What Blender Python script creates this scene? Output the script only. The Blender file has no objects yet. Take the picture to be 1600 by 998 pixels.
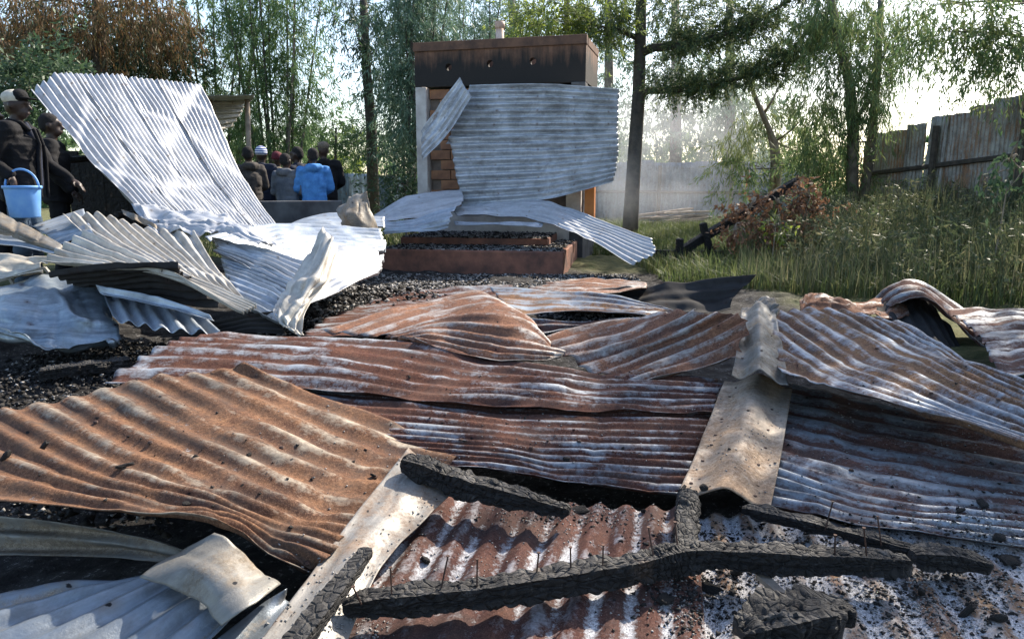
import bpy, bmesh, math, random
import numpy as np
from mathutils import Vector, Matrix
from mathutils.bvhtree import BVHTree
R = math.radians
random.seed(5)
rng = np.random.default_rng(5)
sc = bpy.context.scene
COL = sc.collection

# ------------------------------------------------------------------ camera, sky, sun, exposure
CAM_Z, FOC, HOR = 1.25, 1155.0, 290.0
PITCH = math.atan((499 - HOR) / FOC)
cd = bpy.data.cameras.new('camera'); cam = bpy.data.objects.new('camera', cd); COL.objects.link(cam)
cam.location = (0, 0, CAM_Z); cam.rotation_euler = (math.pi / 2 - PITCH, 0, 0)
cd.sensor_width = 36; cd.lens = 36 * FOC / 1600; cd.clip_end = 2000; cd.clip_start = 0.05
sc.camera = cam
SUN = Vector((0.47, 0.54, 0.58)).normalized()
EL = math.asin(SUN.z); AZ = math.atan2(SUN.x, SUN.y)
w = bpy.data.worlds.new('World'); sc.world = w; w.use_nodes = True
nt = w.node_tree; nt.nodes.clear()
sk = nt.nodes.new('ShaderNodeTexSky'); sk.sky_type = 'NISHITA'; sk.sun_disc = False
sk.sun_elevation = EL; sk.sun_rotation = AZ; sk.dust_density = 1.5; sk.air_density = 1.0
bg = nt.nodes.new('ShaderNodeBackground'); bg.inputs[1].default_value = 0.15
wo = nt.nodes.new('ShaderNodeOutputWorld')
nt.links.new(sk.outputs[0], bg.inputs[0]); nt.links.new(bg.outputs[0], wo.inputs[0])
sd = bpy.data.lights.new('sun', 'SUN'); sd.energy = 5.0; sd.angle = R(0.53); sd.color = (1, 0.90, 0.76)
so = bpy.data.objects.new('sun', sd); COL.objects.link(so)
so.rotation_euler = SUN.to_track_quat('Z', 'Y').to_euler(); so.location = (20, 12, 25)
sc.view_settings.view_transform = 'Standard'; sc.view_settings.look = 'None'
sc.view_settings.exposure = 1.15; sc.view_settings.gamma = 1
sc.cycles.use_denoising = True
sc.cycles.max_bounces = 7; sc.cycles.transparent_max_bounces = 8; sc.cycles.volume_bounces = 1
sc.cycles.volume_step_rate = 3.0; sc.cycles.volume_max_steps = 96

# ------------------------------------------------------------------ helpers
CP, SP = math.cos(PITCH), math.sin(PITCH)
def ray(px, py):
    a = (px - 800) / FOC; b = (499 - py) / FOC
    return Vector((a, CP + b * SP, -SP + b * CP))
def D(px, py, d):                       # point of the place at forward distance d
    r = ray(px, py); return Vector((0, 0, CAM_Z)) + r * (d / r.y)
def G(px, py, z):                       # point of the place at height z
    r = ray(px, py); return Vector((0, 0, CAM_Z)) + r * ((z - CAM_Z) / r.z)

_perm = rng.integers(0, 2**31, 4096)
def vnoise(p, seed=0):
    p = np.asarray(p, float); i = np.floor(p).astype(np.int64); f = p - i; f = f * f * (3 - 2 * f)
    def h(ix, iy, iz):
        k = (ix * 73856093) ^ (iy * 19349663) ^ (iz * 83492791) ^ (seed * 2654435)
        return (_perm[k & 4095] % 10007) / 10007.0
    r = 0
    for dx in (0, 1):
        for dy in (0, 1):
            for dz in (0, 1):
                wgt = (f[:, 0] if dx else 1 - f[:, 0]) * (f[:, 1] if dy else 1 - f[:, 1]) * (f[:, 2] if dz else 1 - f[:, 2])
                r = r + wgt * h(i[:, 0] + dx, i[:, 1] + dy, i[:, 2] + dz)
    return r * 2 - 1
def sstep(a, b, x):
    t = np.clip((x - a) / (b - a), 0, 1); return t * t * (3 - 2 * t)

def tag(o, label=None, cat=None, group=None, kind=None):
    if label: o['label'] = label
    if cat: o['category'] = cat
    if group: o['group'] = group
    if kind: o['kind'] = kind
    return o
def empty(name, loc, label=None, cat=None, group=None):
    o = bpy.data.objects.new(name, None); COL.objects.link(o); o.location = loc; o.empty_display_size = .1
    return tag(o, label, cat, group)
def link(name, me, m=None, parent=None, smooth=True):
    if m is not None: me.materials.append(m)
    o = bpy.data.objects.new(name, me); COL.objects.link(o)
    if smooth and len(me.polygons): me.polygons.foreach_set('use_smooth', np.ones(len(me.polygons), bool))
    if parent is not None:
        o.parent = parent; o.matrix_parent_inverse = Matrix.Translation(-Vector(parent.location)) if parent.type == 'EMPTY' and parent.rotation_euler.z == 0 else parent.matrix_basis.inverted()
    return o
def mesh_np(name, V, F):                # F: (n,4) or (n,3) int array
    me = bpy.data.meshes.new(name); V = np.asarray(V, np.float32); F = np.asarray(F, np.int32)
    k = F.shape[1]
    me.vertices.add(len(V)); me.vertices.foreach_set('co', V.ravel())
    me.loops.add(F.size); me.loops.foreach_set('vertex_index', F.ravel())
    me.polygons.add(len(F)); me.polygons.foreach_set('loop_start', np.arange(0, F.size, k, dtype=np.int32))
    me.update(calc_edges=True)
    return me
class MB:
    def __init__(s): s.v = []; s.f = []
    def box(s, c, size, rot=None, taper=1.0):
        c = Vector(c); n = len(s.v)
        for z in (-.5, .5):
            for x, y in ((-.5, -.5), (.5, -.5), (.5, .5), (-.5, .5)):
                t = taper if z > 0 else 1
                p = Vector((x * size[0] * t, y * size[1] * t, z * size[2]))
                if rot is not None: p = rot @ p
                s.v.append(tuple(c + p))
        for q in ((0, 3, 2, 1), (4, 5, 6, 7), (0, 1, 5, 4), (1, 2, 6, 5), (2, 3, 7, 6), (3, 0, 4, 7)):
            s.f.append(tuple(n + k for k in q))
        return s
    def tube(s, pts, radii, seg=10, cap=True):
        pts = [Vector(p) for p in pts]; n0 = len(s.v); up = None
        for i, p in enumerate(pts):
            t = (pts[min(i + 1, len(pts) - 1)] - pts[max(i - 1, 0)]).normalized()
            if up is None: up = t.orthogonal().normalized()
            up = (up - t * up.dot(t)).normalized(); b = t.cross(up)
            for k in range(seg):
                a = 2 * math.pi * k / seg
                s.v.append(tuple(p + (up * math.cos(a) + b * math.sin(a)) * radii[i]))
        for i in range(len(pts) - 1):
            for k in range(seg):
                a = n0 + i * seg + k; b2 = n0 + i * seg + (k + 1) % seg
                s.f.append((a, b2, b2 + seg, a + seg))
        if cap:
            s.f.append(tuple(n0 + k for k in reversed(range(seg))))
            s.f.append(tuple(n0 + (len(pts) - 1) * seg + k for k in range(seg)))
        return s
    def mesh(s, name):
        me = bpy.data.meshes.new(name); me.from_pydata(s.v, [], s.f); me.update(); return me
    def build(s, name, m, parent=None, smooth=False):
        return link(name, s.mesh(name), m, parent, smooth)
def bevel(o, wdt=.01, seg=2):
    b = o.modifiers.new('bevel', 'BEVEL'); b.width = wdt; b.segments = seg; b.limit_method = 'ANGLE'; return o

# ------------------------------------------------------------------ materials
class NT:
    def __init__(s, name):
        s.m = bpy.data.materials.new(name); s.m.use_nodes = True; s.t = s.m.node_tree; s.t.nodes.clear()
        s.out = s.n('ShaderNodeOutputMaterial')
    def n(s, typ, **kw):
        nd = s.t.nodes.new(typ)
        for k, v in kw.items():
            if k[0] == 'i' and k[1:].isdigit(): s.set(nd.inputs[int(k[1:])], v)
            else: setattr(nd, k, v)
        return nd
    def set(s, sock, v):
        if isinstance(v, bpy.types.NodeSocket): s.t.links.new(v, sock)
        elif isinstance(v, (tuple, list)) and len(v) == 3 and sock.type == 'RGBA': sock.default_value = (*v, 1)
        else: sock.default_value = v
    def noise(s, vec, scale, detail=4, rough=.6, dist=0.0):
        nd = s.n('ShaderNodeTexNoise'); s.set(nd.inputs['Vector'], vec); nd.inputs['Scale'].default_value = scale
        nd.inputs['Detail'].default_value = detail; nd.inputs['Roughness'].default_value = rough; nd.inputs['Distortion'].default_value = dist
        return nd.outputs['Fac']
    def map(s, vec, scale=(1, 1, 1), loc=(0, 0, 0)):
        nd = s.n('ShaderNodeMapping'); s.set(nd.inputs[0], vec); nd.inputs['Scale'].default_value = scale; nd.inputs['Location'].default_value = loc
        return nd.outputs[0]
    def math(s, op, a, b=0.0, clamp=False):
        nd = s.n('ShaderNodeMath', operation=op, use_clamp=clamp); s.set(nd.inputs[0], a); s.set(nd.inputs[1], b); return nd.outputs[0]
    def rng(s, v, a, b, c=0.0, d=1.0):
        nd = s.n('ShaderNodeMapRange'); s.set(nd.inputs[0], v)
        for k, x in enumerate((a, b, c, d)): s.set(nd.inputs[k + 1], x)
        return nd.outputs[0]
    def mix(s, f, a, b):
        nd = s.n('ShaderNodeMix', data_type='RGBA'); s.set(nd.inputs[0], f); s.set(nd.inputs[6], a); s.set(nd.inputs[7], b); return nd.outputs[2]
    def obj(s): return s.n('ShaderNodeTexCoord').outputs['Object']
    def uv(s): return s.n('ShaderNodeTexCoord').outputs['UV']
    def attr(s, name): return s.n('ShaderNodeAttribute', attribute_name=name).outputs['Fac']
    def bump(s, h, strength=.3, dist=.01):
        nd = s.n('ShaderNodeBump'); nd.inputs['Strength'].default_value = strength; nd.inputs['Distance'].default_value = dist; s.set(nd.inputs['Height'], h); return nd.outputs[0]
    def bsdf(s, color, rough=.6, metal=0.0, normal=None, spec=.4):
        b = s.n('ShaderNodeBsdfPrincipled'); s.set(b.inputs['Base Color'], color); s.set(b.inputs['Roughness'], rough); s.set(b.inputs['Metallic'], metal)
        s.set(b.inputs['Specular IOR Level'], spec)
        if normal is not None: s.set(b.inputs['Normal'], normal)
        s.t.links.new(b.outputs[0], s.out.inputs[0]); return b

def mat_plain(name, c1, c2, scale=8, rough=.7, bump=.2, metal=0, spec=.3, detail=5):
    t = NT(name); o = t.obj(); f = t.rng(t.noise(o, scale, detail), .35, .65)
    t.bsdf(t.mix(f, c1, c2), rough, metal, t.bump(t.noise(o, scale * 6, 4), bump, .01), spec); return t.m

GALV = (.60, .63, .67); RD = (.105, .038, .028); RO = (.36, .165, .07)
def mat_sheet(name, galv=GALV, rust=.0, r1=RD, r2=RO, soot=.0, ash=.0, metal=.45, rough=.42, seed=0, streak=6., iso=2.2, galv2=None, grime=.45, rib=.085):
    t = NT(name); o = t.map(t.obj(), loc=(seed * 3.1, seed * 1.7, seed)); uv0 = t.uv(); uv = t.map(uv0, scale=(1, streak, 1), loc=(seed * 5.3, seed * 2.9, 0))
    A = t.noise(uv, 1.3, 6, .68); A2 = t.noise(t.map(uv0, scale=(2.2, 42, 1), loc=(seed, 2, 0)), 1.0, 5, .7); B = t.noise(o, iso, 7, .66, .5)
    C = t.noise(o, 70, 5, .75); E = t.noise(o, 13, 7, .72, .3); K = t.noise(o, 240, 3, .7)
    g2 = galv2 or tuple(x * .55 for x in galv)
    gcol = t.mix(t.rng(t.math('ADD', t.math('MULTIPLY', A, .45), t.math('ADD', t.math('MULTIPLY', E, .25), t.math('MULTIPLY', A2, .3))), .40, .60), galv, g2)
    v = t.n('ShaderNodeTexVoronoi'); t.set(v.inputs['Vector'], o); v.inputs['Scale'].default_value = 38
    gcol = t.mix(t.math('MULTIPLY', t.rng(v.outputs['Color'], .2, .9), .2), gcol, tuple(x * .6 for x in galv))
    mixn = t.math('ADD', t.math('ADD', t.math('MULTIPLY', A, .33), t.math('MULTIPLY', B, .33)), t.math('ADD', t.math('MULTIPLY', E, .20), t.math('MULTIPLY', C, .14)))
    thr = .5 + (.5 - rust) * .34
    mixn = t.math('ADD', mixn, t.math('MULTIPLY', t.math('SUBTRACT', t.attr('valley'), .5), rib))  # rust gathers in valleys; part of the ribs' shading is painted in too
    rm = t.rng(mixn, thr - .045, thr + .04) if rust > 0 else 0.0
    rcol = t.mix(t.rng(t.math('ADD', t.math('ADD', t.math('MULTIPLY', B, .35), t.math('MULTIPLY', E, .3)), t.math('MULTIPLY', t.noise(t.map(uv, loc=(7, 3, 1)), 2.2, 6, .7), .35)), .41, .59), r1, r2)
    rcol = t.mix(t.math('MULTIPLY', t.rng(C, .40, .62), .65), rcol, tuple(x * .5 for x in r1))
    rcol = t.mix(t.math('MULTIPLY', t.rng(K, .52, .68), .5), rcol, tuple(min(1, x * 1.5 + .05) for x in r2))
    col = t.mix(rm, gcol, rcol)
    gm = t.rng(t.math('ADD', t.math('MULTIPLY', t.noise(t.map(o, loc=(4, 1, 7)), 4.5, 8, .72, .8), .62), t.math('MULTIPLY', t.noise(t.map(uv, loc=(3, 11, 2)), 1.8, 6, .7), .38)), .455, .60)
    col = t.mix(t.math('MULTIPLY', gm, grime), col, (.05, .045, .042))
    if soot > 0:
        ths = .5 + (.5 - soot) * .5
        sm = t.rng(t.math('ADD', t.math('MULTIPLY', t.noise(t.map(o, loc=(9, 4, 2)), 1.6, 7, .66), .65), t.math('ADD', t.math('MULTIPLY', A, .2), t.math('MULTIPLY', A2, .15))), ths - .05, ths + .07)
        col = t.mix(t.math('MULTIPLY', sm, .9), col, (.018, .017, .017))
    else: sm = 0.0
    if ash > 0:
        val = t.attr('valley')
        an = t.math('ADD', t.math('ADD', t.math('MULTIPLY', t.noise(t.map(o, loc=(2, 8, 5)), 3.2, 7, .72), .46), t.math('MULTIPLY', K, .14)), t.math('ADD', t.math('MULTIPLY', C, .24), t.math('MULTIPLY', val, .16)))
        tha = .50 + (.5 - ash) * .40
        am = t.rng(an, tha - .015, tha + .04)
        col = t.mix(am, col, t.mix(t.rng(K, .38, .6), (.58, .58, .60), (.16, .16, .17)))
    else: am = 0.0
    sp_ = t.n('ShaderNodeSeparateXYZ'); t.set(sp_.inputs[0], t.map(uv0, loc=(.13 * seed, .02 * seed, 0)))
    du = t.math('MULTIPLY', t.math('ABSOLUTE', t.math('SUBTRACT', t.math('FRACT', t.math('DIVIDE', sp_.outputs[0], .62)), .5)), .62)
    dv = t.math('MULTIPLY', t.math('ABSOLUTE', t.math('SUBTRACT', t.math('FRACT', t.math('DIVIDE', sp_.outputs[1], .21)), .5)), .21)
    rr = t.math('ADD', t.math('SQRT', t.math('ADD', t.math('MULTIPLY', du, du), t.math('MULTIPLY', dv, dv))), t.math('MULTIPLY', t.math('SUBTRACT', C, .5), .012))
    col = t.mix(t.rng(rr, .03, .008, 0.0, .5), col, tuple(x * .8 for x in r1)); col = t.mix(t.rng(rr, .0065, .0045), col, (.012, .011, .011))
    rm2 = t.math('MAXIMUM', t.math('MAXIMUM', rm, sm), t.math('MAXIMUM', am, t.math('MULTIPLY', gm, .5)))
    t.bsdf(col, t.rng(rm2, 0, 1, rough, .85), t.rng(rm2, 0, 1, metal, .0), t.bump(t.math('ADD', t.math('MULTIPLY', C, .7), t.math('ADD', t.math('MULTIPLY', E, 2.0), t.math('MULTIPLY', A2, .5))), .3, .006), t.rng(rm2, 0, 1, .35, .06))
    return t.m

def mat_leaf(name, cols, trans=.4, scale=.9):
    t = NT(name); g = t.n('ShaderNodeNewGeometry'); rnd = g.outputs['Random Per Island']
    cl = t.noise(t.obj(), scale, 3)
    f = t.math('ADD', t.math('MULTIPLY', rnd, .55), t.math('MULTIPLY', t.rng(cl, .3, .7), .45))
    rp = t.n('ShaderNodeValToRGB'); t.set(rp.inputs[0], f)
    el = rp.color_ramp.elements
    while len(el) < len(cols): el.new(.5)
    for k, c in enumerate(cols): el[k].position = k / (len(cols) - 1); el[k].color = (*c, 1)
    b = t.n('ShaderNodeBsdfPrincipled'); t.set(b.inputs['Base Color'], rp.outputs[0]); b.inputs['Roughness'].default_value = .55; b.inputs['Specular IOR Level'].default_value = .3
    tr = t.n('ShaderNodeBsdfTranslucent'); t.set(tr.inputs[0], rp.outputs[0])
    mx = t.n('ShaderNodeMixShader'); mx.inputs[0].default_value = trans
    t.t.links.new(b.outputs[0], mx.inputs[1]); t.t.links.new(tr.outputs[0], mx.inputs[2]); t.t.links.new(mx.outputs[0], t.out.inputs[0])
    return t.m

def mat_char(name='charred wood'):
    t = NT(name); o = t.obj(); uv = t.uv(); wp = t.n('ShaderNodeTexNoise'); t.set(wp.inputs['Vector'], o); wp.inputs['Scale'].default_value = 22; wp.inputs['Detail'].default_value = 4
    va = t.n('ShaderNodeVectorMath', operation='MULTIPLY_ADD'); t.set(va.inputs[0], wp.outputs['Color']); va.inputs[1].default_value = (.02, .02, 0); t.set(va.inputs[2], uv)
    v = t.n('ShaderNodeTexVoronoi', feature='DISTANCE_TO_EDGE'); t.set(v.inputs['Vector'], t.map(va.outputs[0], scale=(34, 48, 1))); v.inputs['Scale'].default_value = 1
    g_ = t.noise(t.map(uv, scale=(6, 130, 1)), 1, 5, .7)
    cr = t.rng(v.outputs['Distance'], 0, .18); n = t.noise(o, 55, 6, .75); N = t.n('ShaderNodeNewGeometry'); sz = t.n('ShaderNodeSeparateXYZ'); t.set(sz.inputs[0], N.outputs['Normal'])
    sp = t.rng(t.math('ADD', t.noise(o, 13, 7, .78), t.math('MULTIPLY', sz.outputs[2], .08)), .56, .74)
    col = t.mix(t.math('MULTIPLY', sp, .4), t.mix(n, (.006, .0055, .0055), (.026, .024, .023)), t.mix(t.rng(n, .4, .6), (.06, .056, .053), (.26, .25, .24)))
    col = t.mix(t.math('MULTIPLY', t.rng(t.noise(o, 7, 5), .62, .72), .5), col, (.14, .09, .06))
    t.bsdf(col, t.rng(n, .3, .7, .5, .9), 0, t.bump(t.math('ADD', t.math('ADD', cr, t.math('MULTIPLY', g_, .7)), t.math('MULTIPLY', n, .7)), 1.0, .010), .35); return t.m

M = {}
M['char'] = mat_char()
M['white'] = mat_sheet('white zinc sheet', (.52, .54, .57), .10, (.3, .24, .18), (.5, .42, .33), 0, 0, .4, .42, 1, grime=.12)
M['whiteb'] = mat_sheet('bluish zinc sheet', (.46, .52, .59), .16, (.3, .25, .2), (.45, .38, .3), .12, 0, .5, .4, 2, grime=.3)
M['cream'] = mat_sheet('heat bleached sheet', (.60, .57, .51), .25, (.3, .22, .15), (.6, .5, .38), .10, 0, .25, .5, 3, grime=.3)
M['smooth'] = mat_sheet('plain zinc sheet', (.40, .46, .50), .0, soot=.34, metal=.8, rough=.34, seed=4, galv2=(.17, .21, .25), grime=.4)
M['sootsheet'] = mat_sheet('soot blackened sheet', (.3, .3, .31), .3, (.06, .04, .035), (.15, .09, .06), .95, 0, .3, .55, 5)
M['orange'] = mat_sheet('orange rusted sheet', (.40, .34, .26), .70, (.065, .033, .025), (.24, .128, .07), .12, .10, .2, .6, 6, grime=.65)
M['maroon'] = mat_sheet('maroon rusted sheet', (.33, .36, .40), .66, (.05, .021, .02), (.145, .066, .042), .22, .08, .25, .6, 7, 10, grime=.5)
M['maroon2'] = mat_sheet('maroon burnt sheet with ash', (.36, .37, .40), .72, (.05, .023, .022), (.125, .062, .045), .26, .34, .25, .6, 8, 5)
M['ashy'] = mat_sheet('ash covered sheet', (.45, .44, .43), .66, (.11, .05, .04), (.3, .2, .12), .2, .60, .2, .6, 9, 5)
M['bluerust'] = mat_sheet('blue grey rust streaked sheet', (.32, .37, .43), .55, (.085, .038, .032), (.29, .17, .09), .24, .10, .45, .42, 10, 10, grime=.55)
M['greyrust'] = mat_sheet('grey rust streaked sheet', (.33, .37, .41), .56, (.075, .034, .031), (.17, .09, .066), .26, .18, .45, .45, 11, 10, grime=.55)
M['midrust'] = mat_sheet('mixed rusted sheet', (.44, .42, .40), .60, (.09, .043, .035), (.29, .145, .085), .2, .12, .3, .5, 12, 8)
M['cap'] = mat_sheet('bleached ridge cap', (.46, .39, .31), .48, (.2, .12, .075), (.42, .31, .21), .14, .08, .3, .5, 13, 2, grime=.5)
M['capw'] = mat_sheet('grey brown hip cap', (.30, .285, .26), .42, (.16, .10, .065), (.30, .21, .145), .24, .26, .3, .5, 14, 2, grime=.6)
M['bluegrey'] = mat_sheet('blue grey sheet', (.26, .30, .34), .24, (.22, .17, .12), (.40, .33, .24), .12, .14, .6, .36, 15, 8)
M['tan'] = mat_sheet('tan heat stained sheet', (.25, .24, .215), .48, (.17, .13, .09), (.32, .26, .19), .2, .12, .35, .45, 16, 2, grime=.5)
M['wallsheet'] = mat_sheet('smoked wall sheet', (.62, .66, .71), .14, (.2, .13, .1), (.36, .28, .22), .16, 0, .4, .42, 17, 7, grime=.5)
M['fence'] = mat_sheet('weathered fence sheet', (.46, .46, .44), .36, (.2, .13, .095), (.42, .29, .2), .2, 0, .3, .55, 18, 8)
M['fencer'] = mat_sheet('rusty fence sheet', (.48, .46, .43), .46, (.22, .125, .085), (.48, .3, .19), .14, 0, .2, .6, 19, 9)
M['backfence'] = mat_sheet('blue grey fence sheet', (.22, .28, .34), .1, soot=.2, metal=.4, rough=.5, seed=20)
M['concrete'] = mat_plain('smoked plaster', (.5, .47, .43), (.33, .3, .27), 5, .85)
M['black'] = mat_plain('sooted plaster', (.05, .05, .055), (.11, .115, .12), 3, .9)
M['redstep'] = mat_plain('red oxide plaster', (.27, .12, .08), (.10, .055, .045), 3.5, .85, .6)
M['brick'] = mat_plain('clay block', (.36, .185, .10), (.19, .10, .065), 4, .9, .7)
M['mortar'] = mat_plain('mortar', (.2, .16, .13), (.12, .1, .09), 9, .9)
M['pipe'] = mat_plain('rusty pipe', (.45, .27, .18), (.62, .5, .42), 6, .7)
M['bark'] = mat_plain('grey bark', (.10, .085, .07), (.2, .17, .14), 9, .9, .8)
M['barkpale'] = mat_plain('pale bark', (.32, .26, .2), (.2, .15, .12), 7, .85, .5)
M['barkdark'] = mat_plain('dark bark', (.05, .045, .04), (.1, .085, .07), 9, .9, .8)
M['wood'] = mat_plain('grey wood', (.34, .28, .22), (.2, .16, .125), 7, .85, .5)
M['postorange'] = mat_plain('orange wood', (.52, .2, .06), (.4, .15, .05), 5, .7)
M['nail'] = mat_plain('burnt nail', (.10, .055, .04), (.05, .035, .03), 20, .7, metal=.5)
M['ashflake'] = mat_plain('ash flakes', (.36, .35, .34), (.15, .145, .14), 14, 1.0, spec=0)
M['charbits'] = mat_plain('char bits', (.014, .013, .013), (.05, .047, .044), 24, .95, .6, spec=.12)
M['blue'] = mat_plain('scuffed blue plastic', (.11, .28, .62), (.17, .36, .66), 9, .5, .06, spec=.4)
# foliage
M['l_green'] = mat_leaf('green leaves', [(0.053, 0.098, 0.045), (0.105, 0.18, 0.068), (0.195, 0.285, 0.105)])
M['l_dark'] = mat_leaf('dark leaves', [(0.025, 0.05, 0.031), (0.056, 0.1, 0.05), (0.112, 0.163, 0.075)], .3)
M['l_olive'] = mat_leaf('olive feathery leaves', [(0.068, 0.101, 0.041), (0.149, 0.189, 0.074), (0.297, 0.324, 0.135)], .45)
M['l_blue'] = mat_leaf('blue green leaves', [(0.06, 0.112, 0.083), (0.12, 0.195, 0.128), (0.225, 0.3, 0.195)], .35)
M['l_brown'] = mat_leaf('scorched brown leaves', [(.07, .045, .025), (.16, .09, .04), (.30, .18, .08)], .4)
M['l_gold'] = mat_leaf('golden brown leaves', [(.04, .045, .022), (.09, .08, .035), (.2, .15, .07)], .4)
M['l_yellow'] = mat_leaf('yellow green leaves', [(0.115, 0.172, 0.034), (0.253, 0.322, 0.057), (0.437, 0.483, 0.092)], .5)
M['l_dry'] = mat_leaf('dry red brown leaves', [(0.09, 0.05, 0.03), (0.2, 0.105, 0.06), (0.36, 0.22, 0.13)], .35)
M['l_grass'] = mat_leaf('grass blades', [(0.045, 0.07, 0.028), (0.10, 0.135, 0.045), (0.27, 0.26, 0.115)], .4, .5)
M['l_weed'] = mat_leaf('dry weeds', [(0.04, 0.06, 0.03), (0.09, 0.115, 0.055), (0.24, 0.21, 0.125)], .35, .6)

# ------------------------------------------------------------------ ground
def ground_z(x, y):
    x = np.asarray(x, float); y = np.asarray(y, float)
    z = .55 * sstep(3.5, 9.0, x) * sstep(7.0, 12.0, y) * (1 - .6 * sstep(16, 24, y))
    z = z + .30 * sstep(-3.0, -4.4, x) * sstep(5.2, 6.0, y) * (1 - sstep(9, 12, y)) + .1 * sstep(-1.5, -2.5, x) * sstep(10, 11, y)
    return z
def gz(x, y): return float(ground_z(np.array([x]), np.array([y]))[0])
def axis(lo, hi, fine_lo, fine_hi, step):
    a = list(np.arange(fine_lo, fine_hi + 1e-6, step)); s = step; p = fine_lo
    while p > lo: s *= 1.35; p -= s; a.insert(0, p)
    s = step; p = fine_hi
    while p < hi: s *= 1.35; p += s; a.append(p)
    return np.array(a)
xs = axis(-400, 400, -6, 9, .06); ys = axis(-60, 700, 1.2, 14, .06)
X, Y = np.meshgrid(xs, ys); P = np.stack([X.ravel(), Y.ravel(), np.zeros(X.size)], 1)
Z = ground_z(P[:, 0], P[:, 1])
near = sstep(30, 14, P[:, 1]) * sstep(-60, -2, P[:, 1])
Z += near * (.03 * vnoise(P * 1.7, 1) + .02 * vnoise(P * 5, 2) + .018 * vnoise(P * 12, 3))
P[:, 2] = Z
ny, nx = X.shape; idx = np.arange(nx * ny).reshape(ny, nx)
F = np.stack([idx[:-1, :-1].ravel(), idx[:-1, 1:].ravel(), idx[1:, 1:].ravel(), idx[1:, :-1].ravel()], 1)
t = NT('burnt ground and grass'); o = t.obj()
sx = t.n('ShaderNodeSeparateXYZ'); t.set(sx.inputs[0], o)
n1 = t.noise(o, .8, 5); n2 = t.noise(o, 7, 6, .7); n3 = t.noise(o, 45, 5, .75)
burn = t.mix(t.rng(n2, .42, .62), (.012, .011, .011), (.048, .046, .044))
burn = t.mix(t.math('MULTIPLY', t.rng(n3, .56, .68), t.rng(n2, .45, .6)), burn, (.34, .34, .35))
turf = t.mix(t.rng(n2, .35, .65), (.055, .07, .028), (.16, .15, .07))
# burnt plot: the house footprint, ragged edge
ex = t.math('SUBTRACT', t.math('ABSOLUTE', t.math('ADD', sx.outputs[0], .6)), 3.6)
ey = t.math('SUBTRACT', t.math('ADD', sx.outputs[1], t.math('MULTIPLY', t.math('MAXIMUM', sx.outputs[0], 0.0), .35)), 11.4)
e = t.math('ADD', t.math('MAXIMUM', ex, ey), t.math('MULTIPLY', t.math('SUBTRACT', n1, .5), 2.0))
t.bsdf(t.mix(t.rng(e, -.2, .6), burn, turf), .95, 0, t.bump(t.math('ADD', n2, n3), .7, .03), .2)
gr = link('ground', mesh_np('ground', P, F), t.m); tag(gr, kind='structure')

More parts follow.
